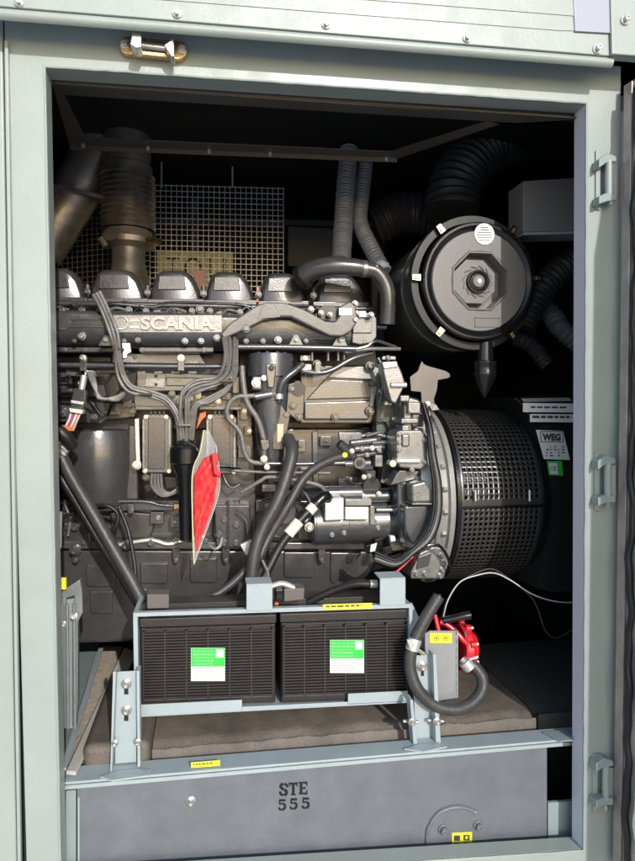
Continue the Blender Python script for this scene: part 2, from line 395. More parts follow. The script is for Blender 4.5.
# left longitudinal member running back beside the engine
zl = zr+.012
flat([(66, 775), (76, 776), (137, 655), (124, 650)], zl+.0, .01).build('side_member', mat('side_member_paint', (.62, .58, .50), .5, 0, .4, 120, col2=(.50, .50, .46), vscale=10), base, .002)  # cream colour lightened to stand for sunlight on the member
flat([(60, 770), (66, 771), (104, 648), (99, 648)], zl+.03, .006).build('side_member', TRAY, base, .002)
flat([(55, 800), (78, 778), (122, 648), (99, 648), (50, 760)], zl-.03, .006).build('floor_strip', SAND, base)
flat([(40, 760), (64, 760), (100, 640), (80, 640), (40, 700)], zl-.022, .006).build('floor_plate', SAGED, base)
label(191, 762.5, 220, 768, .0675, YEL, base, 1, -2.2, y0r=.3, y1r=.8)
skirt = thing('front_skirt', (.25, .1, .2), 'dark grey sheet panel stencilled STE 555 under the base rail', 'panel')
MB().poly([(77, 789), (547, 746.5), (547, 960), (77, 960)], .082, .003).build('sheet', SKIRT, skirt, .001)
MB().poly([(66, 791), (76, 790), (76, 960), (66, 960)], .084, .003).build('edge_strip', SAGED, skirt)
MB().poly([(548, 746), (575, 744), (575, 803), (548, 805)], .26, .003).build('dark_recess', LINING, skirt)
MB().poly([(548, 803), (576, 801), (576, 960), (548, 960)], .084, .01).build('sheet', SAGED, skirt, .001)
MB().poly([(78, 797.5), (79.5, 797.5), (79.5, 960), (78, 960)], .081, .001).build('fold', TRAY, skirt)
bolt(191, 801, .0815, 5.2, skirt)
# stencilled number as flat strokes
ink = MB()
def stroke(pts, w, y=.0812):
    w *= 1.2
    for a, b in zip(pts, pts[1:]):
        dx, dy = b[0]-a[0], b[1]-a[1]; L = math.hypot(dx, dy) or 1; nx, ny = -dy/L*w/2, dx/L*w/2
        ex, ey = dx/L*.25, dy/L*.25
        ink.poly([(a[0]+nx-ex, a[1]+ny-ey), (b[0]+nx+ex, b[1]+ny+ey), (b[0]-nx+ex, b[1]-ny+ey), (a[0]-nx-ex, a[1]-ny-ey)], y-random.random()*.0002, .0006)
def sS(x, y, w, h):
    stroke([(x+w*.93, y+h*.30), (x+w*.86, y+h*.12), (x+w*.58, y+h*.04)], w*.24); stroke([(x+w*.42, y+h*.04), (x+w*.16, y+h*.14), (x+w*.14, y+h*.32), (x+w*.38, y+h*.46), (x+w*.46, y+h*.49)], w*.28)
    stroke([(x+w*.58, y+h*.51), (x+w*.84, y+h*.64), (x+w*.84, y+h*.84), (x+w*.58, y+h*.96)], w*.28); stroke([(x+w*.42, y+h*.96), (x+w*.14, y+h*.88), (x+w*.05, y+h*.68)], w*.24)
def s5(x, y, w, h):
    stroke([(x+w*.12, y+h*.08), (x+w*.92, y+h*.08)], h*.17); stroke([(x+w*.16, y+h*.10), (x+w*.16, y+h*.46)], w*.16)
    stroke([(x+w*.20, y+h*.44), (x+w*.42, y+h*.37)], w*.18); stroke([(x+w*.56, y+h*.37), (x+w*.86, y+h*.50), (x+w*.88, y+h*.76), (x+w*.56, y+h*.95)], w*.26)
    stroke([(x+w*.42, y+h*.95), (x+w*.14, y+h*.90), (x+w*.06, y+h*.74)], w*.22)
def sT(x, y, w, h):
    stroke([(x, y+h*.07), (x+w*.40, y+h*.07)], h*.15); stroke([(x+w*.58, y+h*.07), (x+w, y+h*.07)], h*.15)
    stroke([(x+w*.06, y), (x+w*.06, y+h*.28)], w*.12); stroke([(x+w*.94, y), (x+w*.94, y+h*.28)], w*.12)
    stroke([(x+w*.50, y+h*.04), (x+w*.50, y+h*.96)], w*.27); stroke([(x+w*.26, y+h*.95), (x+w*.76, y+h*.95)], h*.10)
def sE(x, y, w, h):
    stroke([(x+w*.24, y+h*.02), (x+w*.24, y+h*.98)], w*.27); stroke([(x+w*.46, y+h*.06), (x+w*.95, y+h*.06)], h*.13); stroke([(x+w*.90, y), (x+w*.90, y+h*.3)], w*.13)
    stroke([(x+w*.46, y+h*.50), (x+w*.76, y+h*.50)], h*.12); stroke([(x+w*.46, y+h*.94), (x+w*.95, y+h*.94)], h*.13); stroke([(x+w*.92, y+h), (x+w*.92, y+h*.7)], w*.13)
    stroke([(x, y+h*.05), (x+w*.2, y+h*.05)], h*.1); stroke([(x, y+h*.95), (x+w*.2, y+h*.95)], h*.1)
sS(279.5, 783.4, 8.4, 12.4); sT(289, 782.8, 8.6, 12.4); sE(299, 782, 8.6, 12.4)
s5(278.5, 799.5, 7.5, 11); s5(290, 798.6, 7.5, 11); s5(302, 797.8, 7.5, 11)
ink.build('stencil_lettering', mat('stencil_black', (.008, .008, .010), .85), skirt)
# inspection cover, bottom right
cv = MB(); pts = [(458+31*math.cos(R(180-180*i/24)), 838-31*math.sin(R(180-180*i/24))) for i in range(25)]+[(489, 900), (427, 900)]
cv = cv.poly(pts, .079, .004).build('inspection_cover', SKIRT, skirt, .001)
wr = MB().tube([(427, 890, .0795)]+[(458+31*math.cos(R(180-180*i/16))+random.uniform(-.5, .5), 838-31*math.sin(R(180-180*i/16))+random.uniform(-.5, .5), .0795) for i in range(12)], .0055, 8, .006, corr=(.013, .2)); wr.build('weld_seam', SKIRT, cv)
bolt(443, 829, .0785, 5, cv, SKIRT); bolt(478, 825, .0785, 5, cv, SKIRT)
lb = label(452, 833, 472, 850, .0783, YEL, cv, 0, -1)
for (a, b) in ((454, 835.5), (463.5, 835), (454, 843), (463.5, 842.5)):
    MB().rect(a, b, a+6, b+5.5, .0777, .0004).build('print', PRINT, lb)
    if (a, b) != (454, 835.5): MB().pcyl(a+3, b+2.7, .0773, .0776, 1.6, 12).build('print', YEL, lb)

tank = thing('dusty_floor_mat', (.4, .3, .35), 'dusty brown rubber mat covering the base tank behind the rail', 'mat')
tm = MB(); zm = W(480, 714, .20).z
zt2 = W(300, 722, .14).z
XL, XR_ = W(150, 740, .12).x, W(548, 732, .12).x
# stepped section: front slope then flat top
tm.profx(XL, W(543, 728, .13).x, [(.165, zr-.05), (.168, zr+.004), (.172, zm*.5+zr*.5), (.182, zm-.016), (.196, zm-.004), (.215, zm), (.40, zm+.002), (.62, zm), (.62, zr-.05)])
# pleats
bmesh.ops.subdivide_edges(tm.bm, edges=[e for e in tm.bm.edges if abs(e.verts[0].co.x-e.verts[1].co.x) > .2], cuts=60, use_grid_fill=True)
for v in tm.bm.verts:
    if v.co.z > zr:
        v.co.z += .0016*math.sin(v.co.x*31+v.co.y*9)+.0012*math.sin(v.co.x*77+2)*math.sin(v.co.y*40)+.0015*random.uniform(-1, 1)
tm.build('mat_front', MAT_, tank, 0, cut=60)
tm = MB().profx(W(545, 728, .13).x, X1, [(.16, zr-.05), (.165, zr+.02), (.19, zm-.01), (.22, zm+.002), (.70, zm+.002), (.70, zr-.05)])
tm.build('mat_side', mat('dark_mat', (.06, .056, .052), .85, 0, 1.0, 45, .2, 9), tank, .006)  # darker colour paints the right jamb's shadow on the mat
MB().box(XL-.16, XL-.002, .13, .60, zr-.04, zr+.05).build('mat_end', MAT_, tank, .02, 3)

# ================================================================== ENGINE
eng = thing('diesel_engine', (.1, .6, .45), 'large grey six cylinder diesel engine with SCANIA cast on its manifold', 'engine')
# crankcase: backing casting with stepped faces
MB().poly([(20, 312), (372, 322), (384, 380), (428, 560), (300, 590), (20, 600)], .70, .30).build('crankcase', ENGD, eng, .012, 3)  # coloured near-black so gaps between parts read as deep shade
MB().poly([(30, 352), (240, 352), (240, 372), (232, 430), (30, 430)], .62, .06).build('side_cover', ENGD, eng, .006)  # same near-black, painted shade behind the front parts
MB().poly([(30, 505), (240, 505), (300, 500), (420, 505), (420, 546), (30, 542)], .60, .07).build('side_cover', ENG, eng, .006)
# cylinder head and rocker covers
MB().poly([(30, 300), (372, 306), (372, 330), (30, 326)], .58, .32).build('cylinder_head', ENG, eng, .004)
hx = [(30, 86), (88, 147), (148, 203), (204, 256), (259, 308), (314, 368)]
for i, (a, b) in enumerate(hx):
    top = 266+i*1.2; bot = 300+i*.9; w = b-a
    pr = [(a, bot), (a+w*.03, bot-10), (a+w*.09, top+10), (a+w*.16, top+3), (a+w*.26, top), (a+w*.62, top), (a+w*.75, top+3), (a+w*.87, top+11), (a+w*.97, bot-9), (b, bot)]
    c = MB().dome(pr, .59, .27, [(0, .80), (.002, .85), (.007, .90), (.015, .945), (.026, .98), (.042, 1)]).build('rocker_cover', ENG, eng, 0, cut=75)
    MB().poly([(a+w*.20, top+7), (a+w*.66, top+7), (a+w*.70, bot-12), (a+w*.17, bot-12)], .586, .02).build('window', ENGL if i in (4,) else ENG, c, .003)
    MB().poly([(a-1, bot-3), (b+1, bot-3), (b+1, bot+3), (a-1, bot+3)], .588, .28).build('flange', ENG, c, .003)
    bolt(a-.5, bot-9, .585, 3.4, c, ENGL); 
    MB().cyl(W(a-.5, bot-4, .60), W(a-.5, bot-16, .60), .008, 14).build('stud', ENG, c)
    # injector body with clamp under each cover
    j = MB().cyl(W(a+w*.62, bot+16, .56), W(a+w*.62, bot+3, .59), .015, 18).build('injector', ENGL, eng)
    MB().tube([(a+w*.62, bot+9, .545), (a+w*.75, bot+6, .535), (a+w*.9, bot+11, .54)], .006, 8).build('lead', BLKP, j)
    MB().tube([(a+w*.3, bot+14, .545), (a+w*.45, bot+7, .53), (a+w*.7, bot+10, .535)], .0045, 8).build('lead', LOOM, j)
MB().tube([(20, 303, .545), (150, 305, .545), (205, 306, .545), (300, 308, .55), (372, 309, .56)], .0085, 12).build('leak_off_pipe', ENG, eng)
MB().tube([(20, 308, .54), (90, 309, .535), (110, 304, .53), (150, 307, .54), (172, 303, .54), (240, 305, .54), (262, 311, .54), (300, 306, .54), (350, 311, .55)], .0055, 10).build('injector_loom', BLKP, eng)
for k in range(26):
    a = 60+k*12+random.uniform(-3, 3); b = 312+random.uniform(-4, 3)+k*.15
    q = MB(); s_ = random.uniform(2.4, 5)
    if k % 3: q.poly([(a, b), (a+s_*1.6, b-random.uniform(0, 2)), (a+s_*1.6, b+s_), (a, b+s_)], .535, .05)
    else: q.tube([(a, b, .53), (a+6, b-5, .525), (a+12, b+3, .53)], .004, 8)
    q.build('connector', random.choice([ENG, ENGL, BLKP, LOOM]), eng, .001)
# intake manifold with cast lettering
xm0, xm1 = W(20, 322, .47).x, W(366, 322, .47).x
def zz(py, y): return W(200, py, y).z
pf = [(.60, zz(313, .5)), (.50, zz(312.5, .49)), (.476, zz(314, .47)), (.470, zz(317, .47)), (.470, zz(333, .47)), (.474, zz(337, .47)), (.486, zz(342, .47)), (.505, zz(346, .47)), (.53, zz(348, .48)), (.60, zz(348, .5))]
man = MB().profx(xm0, xm1, pf).build('intake_manifold', ENGL, eng, .004, 3, 25, cut=60)
MB().poly([(366, 312), (372, 313), (377, 318), (377, 337), (372, 343), (360, 345), (352, 343), (352, 314)], .462, .12).build('end_housing', ENGL, man, .004, 3)
MB().rect(353, 317, 372, 333, .455, .012).build('end_plate', ENGL, man, .002)
MB().cyl(W(376, 327, .5), W(386, 327, .5), .009, 16).build('spigot', ENGL, man)
MB().pcyl(62, 322, .466, .48, 8.2, 28).build('boss', ENGL, man)
for b in (318.5, 326): MB().rect(69, b, 112, b+1.6, .467, .006).build('rib', ENGL, man, .001)
MB().rect(110, 315, 222, 332.5, .4685, .004).build('name_panel', mat('worn_cast_face', (.25, .24, .225), .34, .5, .3, 200, .1, 30), man, .001)  # lighter metal paints the lit flat band of the manifold
text('SCANIA', 141, 316.8, 214, 330, .468, .006, ALU, man, 'cast_lettering', .035)
bpy.data.objects['cast_lettering'].data.materials[0] = mat('worn_cast_letter', (.36, .35, .33), .4, .4, .3, 200)  # letters paler than the casting
rg = MB().tube([(121+7*math.cos(R(i*30)), 323-6*math.sin(R(i*30)), .4665) for i in range(13)], .0022, 8, .01, cap=False).build('cast_ring', ALU, man)
for b in (319.5, 326): MB().rect(130, b, 139, b+1.8, .466, .004).build('cast_bar', ALU, man)
for px, py, r in ((62, 310, 3.4), (82, 310, 3.4), (129, 310, 3.6), (146, 311, 3.4), (192, 311, 3.2), (200, 309.5, 4.2), (210, 311, 3.2), (240, 312, 3.2)):
    bolt(px, py, .487, r, man, ENGL)
for px, py, r in ((74, 341, 3), (82, 336.5, 5), (124, 341, 3.4), (138, 340, 3.6), (185, 341, 4), (201, 341, 4), (217, 338, 4.2), (246, 341, 3.6), (263, 341, 3.4), (278, 340, 4.6), (306, 341, 3), (342, 340, 4), (364, 342, 3.6)):
    bolt(px, py, .470, r*.85, man, ENGL if r < 4 else CAST)
for px in (106, 296, 340):
    MB().poly([(px-8, 346), (px-2.5, 335), (px+2.5, 335), (px+8, 346)], .462, .02).build('lug', ENGL, man, .002)
    bolt(px, 340, .4615, 2.8, man, CAST)
# wave shaped loom cover
wv = [(220.5, 334), (230, 323), (257, 305), (268, 302), (286.6, 303), (304, 309), (326, 321), (335, 321.5), (339.5, 316), (338.5, 307), (350, 301), (356, 305.6), (358, 321), (351, 332), (342, 336.5), (330, 336), (318, 330.5), (291, 317), (280, 317), (264.6, 320), (247, 329), (224, 339)]
lc = MB().poly(wv, .425, .03).build('loom_cover', mat('loom_cover_paint', (.15, .143, .132), .42, .3, .35, 300, .1, 30), eng, .006, 4, cut=50)
MB().poly([(257, 319), (262, 308), (268, 304), (274, 304), (281, 317), (270, 318)], .4235, .004).build('recess_plate', ENG, lc, .001)
bolt(246, 329, .425, 4, lc, ENGL)
for p_ in ((311, 309.5, 4), (355, 320, 4.4), (357, 313, 3.2), (355, 303.5, 4), (371, 315, 4), (321, 313, 3.4), (330, 314.5, 3.4)): bolt(p_[0], p_[1], .43, p_[2]*.85, lc, CAST)
MB().poly([(318, 318), (318, 309), (324, 305), (334, 305), (338, 309), (338, 322), (326, 321)], .45, .02).build('connector_bay', ENGD, lc, .002)
MB().rect(339, 308, 352, 315, .423, .01).build('connector_block', ALU, lc, .001)
MB().rect(359, 311, 366, 317, .44, .02).build('connector_block', WHITE, lc, .001)
# rails and long pipes below the manifold
MB().rect(20, 347, 116, 352.5, .50, .05).build('fuel_rail', ENG, eng, .004)
MB().rect(140, 347, 214, 352.5, .50, .05).build('fuel_rail', ENG, eng, .004)
for px in (64, 84, 142, 204): bolt(px, 350, .4995, 2.8, eng, ENGL)
MB().tube([(233, 347, .455), (300, 347.5, .455), (356, 349, .455)], .0088, 12).build('fuel_pipe', ENGL, eng)
MB().tube([(356, 349, .455), (368, 346, .455), (376, 341, .46), (396, 347, .48)], .005, 10).build('fuel_pipe', ENGL, eng)
MB().tube([(345, 352, .46), (370, 349, .46), (400, 349, .48)], .006, 10).build('fuel_pipe', LOOM, eng)
MB().tube([(20, 364.5, .485), (100, 365.5, .485), (180, 366.5, .485), (222, 366.5, .485)], .0078, 12).build('water_pipe', ENGL, eng)
for px in (83, 181):
    c = MB().poly([(px-3.5, 355), (px+3.5, 355), (px+3.5, 371), (px-3.5, 371)], .472, .02).build('pipe_clip', ENGL, eng, .002); bolt(px, 358, .4715, 3.6, c, ZINC)
MB().poly([(112, 353), (200, 354), (206, 364), (112, 363)], .56, .04).build('cover_strip', CAST, eng, .003)
MB().poly([(56, 356), (110, 357), (112, 362), (56, 362)], .565, .04).build('cover_strip', ENG, eng, .003)
for i in range(5): MB().rect(120+i*17, 371, 129+i*17, 374, .55, .03).build('lug', ENGL, eng, .002)
MB().poly([(64, 369), (128, 370), (128, 373), (66, 374)], .52, .03).build('bracket', ENGL, eng, .002)
# upper side plates
MB().poly([(136, 372), (218, 374), (222, 380), (216, 391), (150, 392), (136, 388)], .55, .05).build('side_plate', ENGL, eng, .005)
np_ = MB().poly([(146.5, 373), (166, 374), (164, 388), (144.5, 386.5)], .543, .003).build('data_plate', CAST, eng, .001)
bolt(156, 376, .543, 1.5, np_, ENGD); bolt(156, 384.5, .543, 1.5, np_, ENGD)
MB().poly([(166, 377), (214, 378), (212, 386), (166, 386)], .545, .01).build('side_plate', ENGL, eng, .003)
MB().poly([(56, 372), (120, 372), (120, 398), (56, 396)], .585, .04).build('side_plate', ENG, eng, .006)
MB().poly([(56, 402), (136, 402), (136, 418), (106, 420), (100, 424), (56, 422)], .575, .04).build('side_plate', ENG, eng, .006)
MB().poly([(134, 394), (236, 396), (240, 408), (134, 408)], .56, .03).build('bracket_bar', ENGL, eng, .003)
for px, py in ((172, 394), (190, 398), (198, 395.5), (218, 401), (228, 388), (231, 377), (94, 417), (133, 411)): bolt(px, py, .545, 3.6, eng, random.choice([ZINC, ENGL]))
MB().rect(104, 411, 118, 415, .55, .03).build('lug', ENGL, eng, .002)
MB().tube([(118, 398, .55), (112, 404, .54), (108, 415, .55)], .004, 8).build('sensor_lead', BLKP, eng)
# small castings, bosses and unions spread over the block where the photograph shows them
for (a, b, c, d, y, m_) in ((58, 376, 70, 384, .57, ENGL), (74, 380, 84, 386, .565, ENG), (60, 388, 76, 393, .57, ENGD), (112, 379, 117, 392, .50, ENGL), (122, 400, 132, 408, .55, ENG), (58, 408, 66, 417, .56, ENGL),
        (176, 399, 186, 409, .54, ENG), (222, 392, 232, 400, .53, ENGL), (240, 402, 248, 420, .54, ENG), (238, 446, 252, 458, .54, ENGL), (244, 426, 252, 436, .545, ENG), (268, 474, 282, 482, .55, ENGL),
        (284, 474, 296, 486, .56, ENG), (300, 468, 312, 476, .57, ENG), (298, 440, 306, 452, .585, ENGL), (320, 436, 332, 446, .585, ENG), (262, 484, 276, 492, .55, CAST), (280, 490, 300, 498, .55, ENG),
        (256, 500, 276, 512, .55, ENG), (280, 506, 296, 524, .56, ENGL), (298, 528, 312, 540, .56, ENG), (262, 526, 274, 540, .55, ENGL), (150, 512, 164, 524, .545, ENG), (170, 516, 180, 528, .55, ENG),
        (64, 516, 72, 530, .54, ENG), (92, 532, 106, 540, .545, ENGL), (376, 488, 392, 494, .50, CAST), (366, 470, 376, 478, .50, ENGL), (382, 356, 396, 360, .48, CAST), (300, 355, 312, 361, .50, ENGL)):
    o = MB().poly([(a, b+1), (a+1, b), (c-1, b), (c, b+1), (c, d), (a, d)], y, .06).build('casting_boss', m_, eng, .004, 3)
    bolt((a+c)/2+random.uniform(-2, 2), (b+d)/2, y-.0005, random.uniform(2, 3.2), o, random.choice([ENGL, CAST, ZINC]))
for pts, r_ in (([(240, 484, .50), (232, 488, .50), (226, 482, .505), (222, 470, .51)], .0045), ([(296, 486, .50), (306, 494, .49), (312, 508, .48), (310, 520, .47)], .005), ([(58, 396, .53), (76, 398, .525), (92, 404, .52), (100, 414, .52)], .0045),
        ([(262, 500, .52), (276, 496, .51), (290, 500, .50), (304, 500, .49)], .004), ([(378, 358, .46), (384, 372, .455), (382, 392, .46), (378, 410, .47)], .0045), ([(345, 480, .50), (356, 484, .49), (372, 482, .49)], .0045),
        ([(64, 500, .535), (70, 520, .53), (68, 536, .53)], .004), ([(236, 512, .50), (246, 520, .49), (248, 536, .49)], .004)):
    MB().tube(pts, r_, 10).build('small_pipe', random.choice([ENGL, BLKP, LOOM]), eng)
# oil cooler: vertical drum left
oc = MB().lathe(W(99, 502, .63), (0, 0, 1), [(0, .112), (.01, .118), (.20, .118), (.225, .112), (.23, .10)], 40).build('oil_cooler', ENG, eng, 0, cut=40)
MB().poly([(58, 430), (70, 424), (78, 440), (78, 495), (58, 500)], .575, .05).build('cooler_flange', ENG, eng, .008)
MB().poly([(128, 425), (138, 425), (138, 500), (124, 500), (128, 470)], .56, .05).build('cooler_flange', ENG, eng, .006)
MB().poly([(62, 500), (240, 500), (240, 510), (62, 512)], .55, .05).build('gallery_flange', ENG, eng, .004)
MB().tube([(56, 503, .54), (140, 501.5, .54), (170, 506, .54), (240, 506, .54)], .0045, 8).build('thin_pipe', ENGL, eng)
for px in (131, 177): 
    c = MB().rect(px-3, 504, px+3, 512, .532, .008).build('pipe_clip', BRASS if px > 150 else ENGL, eng, .001); bolt(px, 511, .5315, 3, c, ENGL)
# two control units
for a, b, t_, bt in ((142, 172, 414, 473), (206, 237, 414, 474)):
    c = MB().poly([(a+2, t_), (b-4, t_), (b, t_+5), (b, bt), (a, bt), (a, t_+5)], .485, .06).build('control_unit', ENGL if a < 150 else ENG, eng, .003)
    MB().poly([(a+6, t_+4), (b-7, t_+4), (b-7, bt-4), (a+6, bt-4)], .478, .008).build('lid', ENG, c, .002)
    for q in range(4): MB().rect(a+8+q*4.2, t_-3, a+10.5+q*4.2, t_+1, .48, .02).build('rib', ENGD, c, .001)
    MB().rect(b-3.5, t_+6, b-1.5, bt-4, .476, .012).build('fin', CAST, c, .0005)
    MB().rect(a+.5, t_+6, a+2.5, bt-4, .476, .012).build('fin', CAST, c, .0005)
    for (u, v) in ((a+4, t_+3), (b-6, t_+3), (a+3, bt-2), (b-3, bt-2)): bolt(u, v, .482, 2.4, c, ZINC)
    bk = MB().poly([(a-7, t_-8), (b+5, t_-8), (b+5, t_-4), (a-7, t_-4)], .50, .02).build('bracket', ENGL, c, .002)
MB().poly([(134.5, 419), (139, 418), (140.5, 466), (136, 467)], .53, .02).build('white_bracket', ALU, eng, .002)
bolt(137, 465, .525, 4.6, eng, ALU); bolt(146, 477, .52, 4, eng, ENGL)
MB().poly([(196, 430), (200, 413), (206, 411), (206, 416), (202, 420)], .50, .02).build('orange_clip', ORNG, eng, .001)
for off in range(4):
    MB().tube([(152+off*3, 474, .49), (152+off*3.5, 486+off, .475), (162+off*3, 496-off, .47), (176+off, 492-off*2, .475), (182, 484-off*2, .48)], .0042, 8).build('loom_branch', LOOM, eng)
MB().poly([(144, 486), (149, 483), (152, 489), (147, 493)], .475, .02).build('connector', BLKP, eng, .001)
MB().poly([(164, 477), (176, 477), (178, 488), (166, 489)], .49, .03).build('connector', BLKP, eng, .002)
# wiring loom
loomA = [(97, 293, .46), (105, 309, .445), (114, 333, .43), (118, 352, .44), (122, 374, .45), (131, 388, .45), (148, 394, .45), (166, 401, .45), (178, 417, .45), (181, 440, .455)]
loomB = [(229, 337, .415), (229, 356, .43), (227, 372, .44), (217, 381, .445), (198, 386, .445), (186, 393, .445), (183.5, 408, .445), (184.5, 440, .455)]
for nm, lp_, n in (('loom', loomA, 3), ('loom', loomB, 4)):
    for k in range(n):
        o0 = (k-(n-1)/2)*3.0
        pts = []
        for i, (a, b, y) in enumerate(lp_):
            a2, b2, _ = lp_[min(i+1, len(lp_)-1)]; a1, b1, _ = lp_[max(i-1, 0)]
            d = math.hypot(a2-a1, b2-b1); o = o0+random.uniform(-1.5, 1.5); pts.append((a-(b2-b1)/d*o, b+(a2-a1)/d*o, y-.004*(k % 2)-random.uniform(0, .006)))
        MB().tube(pts, .0050, 10, .01, corr=(.006, .06)).build('wiring_loom', LOOM, eng)
for k in range(3): MB().tube([(232+k*2.5, 339, .42), (233+k*2, 360, .43), (234+k, 375, .44), (226, 388+k*2, .445), (206+k, 399+k*2, .445), (193+k*2, 407, .445), (188+k*2.4, 440, .455)], .0042, 8).build('wiring_loom', LOOM, eng)
for px, py in ((117, 349), (229, 365), (184, 425), (145, 394), (226, 381)): MB().rect(px-5.5, py-1, px+7, py+1, .428, .012).build('cable_tie', BLKP if py < 400 else ENGL, eng, .0005)
MB().poly([(122, 343), (130, 343), (131, 352), (127, 354), (127, 358), (123, 358)], .44, .02).build('connector', ALU, eng, .001)
# engine plug with coloured wires, left
pg = thing('multi_pin_plug', W(80, 415, .40), 'grey multi pin plug with loose coloured wires hanging at the left doorway edge', 'plug')
MB().tube([(84, 376, .44), (82, 388, .43), (78, 400, .42)], .009, 12).build('sleeve', ALU, pg)
MB().poly([(74, 388), (85, 390), (86, 398), (82, 412), (70, 410), (72, 398)], .405, .028).build('plug_body', ENGL, pg, .002)
MB().poly([(71, 400), (84, 402), (83, 405), (71, 403)], .40, .034).build('plug_latch', ALU, pg, .001)
MB().poly([(69, 408), (83, 410), (82, 414), (70, 412)], .40, .034).build('collar', mat('cream_plastic', (.75, .72, .55), .5), pg, .001)
for k, c in enumerate([(.7, .7, .7), (.6, .1, .05), (.1, .1, .4), (.75, .72, .66), (.65, .2, .05), (.5, .5, .5)]):
    MB().tube([(71+k*1.9, 413, .415), (69+k*1.7, 420, .405), (64+k*1.8, 429+k*.3, .41)], .0028, 8).build('wire', mat('wire_%s' % ['grey', 'red', 'blue', 'white', 'orange', 'silver'][k], c, .5), pg)
MB().poly([(62, 425), (72, 427), (73, 431), (63, 430)], .40, .006).build('wire_tag', ORNG, pg)
for k in range(3): MB().tube([(88+k*2, 372, .47), (93+k*1.5, 385, .455), (98, 394+k*2, .45), (104+k*2, 399, .455), (118, 396+k*2, .46), (128, 390, .46)], .0050, 10).build('wiring_loom', LOOM, eng)
MB().poly([(104, 385), (112, 376), (118, 378), (120, 390), (114, 398), (106, 396)], .47, .04).build('sensor', BLKP, eng, .003)
MB().poly([(84, 370), (94, 371), (95, 376), (85, 375)], .48, .03).build('connector', ALU, eng, .001)
MB().poly([(66, 371), (76, 372), (76, 376), (66, 375)], .49, .03).build('connector', ENGL, eng, .001)
# coolant hose stubs left of doorway
MB().poly([(52, 442), (66, 436), (69, 449), (62, 462), (52, 462)], .42, .04).build('hose_clamp', ALU, eng, .006)
for q in range(3): MB().tube([(54, 446+q*6, .418), (62, 447+q*6, .412), (67, 452+q*6, .42)], .0045, 8).build('hose_clamp', ALU, eng)
MB().tube([(58, 430, .40), (66, 437, .40), (72, 446, .42)], .018, 14).build('hose_elbow', RUB, eng)
# oil filler neck
of = MB().lathe(W(186, 540, .44), (0, 0, 1), [(0, .018), (.14, .021), (.19, .028), (.225, .040), (.235, .040)], 28).build('oil_filler', BLKP, eng)
MB().lathe(W(186, 463.5, .44), (0, 0, 1), [(0, .043), (.003, .046), (.042, .046), (.050, .042), (.053, .030)], 30).build('filler_cap', BLKP, of, 0, cut=25)
MB().lathe(W(186, 441, .44), (0, 0, 1), [(0, .012), (.006, .011)], 16).build('cap_knob', RUBL, of)
MB().tube([(186, 442, .43), (194, 446, .415), (199, 452, .41), (201, 458, .42)], .004, 8).build('cap_strap', RUBL, of)
# middle section between units and filter
MB().poly([(236, 395), (252, 395), (256, 480), (256, 540), (225, 545), (212, 540), (215, 475), (236, 470)], .57, .05).build('side_plate', ENG, eng, .006)
MB().poly([(214, 505), (250, 505), (252, 548), (216, 548)], .52, .06).build('service_cover', ENG, eng, .005)
for px, py in ((224, 520), (236, 525), (224, 543), (236, 543), (219, 535)): bolt(px, py, .52, 3.6, eng, ENGL)
MB().tube([(228, 500, .52), (228, 548, .515)], .004, 8).build('thin_pipe', ENGL, eng)
MB().rect(232, 376, 240, 394, .49, .04).build('sensor', ENG, eng, .004)
# fuel filter housing
ff = MB().lathe(W(271, 470, .50), (0, 0, 1), [(0, .030), (.05, .040), (.16, .050), (.24, .055), (.285, .058), (.285, .068), (.345, .070), (.352, .068), (.352, .060), (.335, .058)], 40).build('filter_housing', ENGL, eng, 0, cut=35)
MB().lathe(W(271, 362, .50), (0, 0, 1), [(0, .058), (.022, .058), (.026, .040), (.02, .012), (.03, .008)], 32).build('filter_cap', ENGD, ff)
for i in range(10):
    a = i*36; c = W(271, 357.5, .50); p = c+Vector((math.cos(R(a))*.048, math.sin(R(a))*.048, .0)); MB().cyl(p, p+Vector((0, 0, .014)), .006, 8).build('cap_lug', ENGL, ff)
MB().poly([(266, 364), (276, 364), (276, 372), (274, 388), (268, 388), (266, 374)], .428, .03).build('spout', ENGL, ff, .004); bolt(271.5, 368, .4275, 3, ff, ENGD)
MB().poly([(252, 376), (262, 376), (262, 390), (252, 390)], .44, .04).build('port', CAST, ff, .006)
bolt(256, 383, .438, 4.6, ff, ZINC); bolt(264, 378, .44, 3, ff, ZINC)
MB().poly([(274, 405), (282, 405), (290, 418), (284, 450), (272, 450)], .455, .04).build('rib_casting', ENG, ff, .003)
MB().poly([(277, 424), (284, 424), (283, 441), (277, 443)], .45, .01).build('gasket_block', mat('rust_wax', (.62, .52, .34), .5, 0, .5, 200), ff, .002)
MB().poly([(288, 384), (300, 380), (305, 392), (304, 414), (296, 420), (286, 412)], .465, .05).build('pump_body', ENG, ff, .004)
MB().pcyl(299, 389, .455, .48, 7).build('port', ENGD, ff)
for px, py in ((286, 415), (292, 389), (299, 417), (293, 406)): bolt(px, py, .462, 4, ff, ENGL)
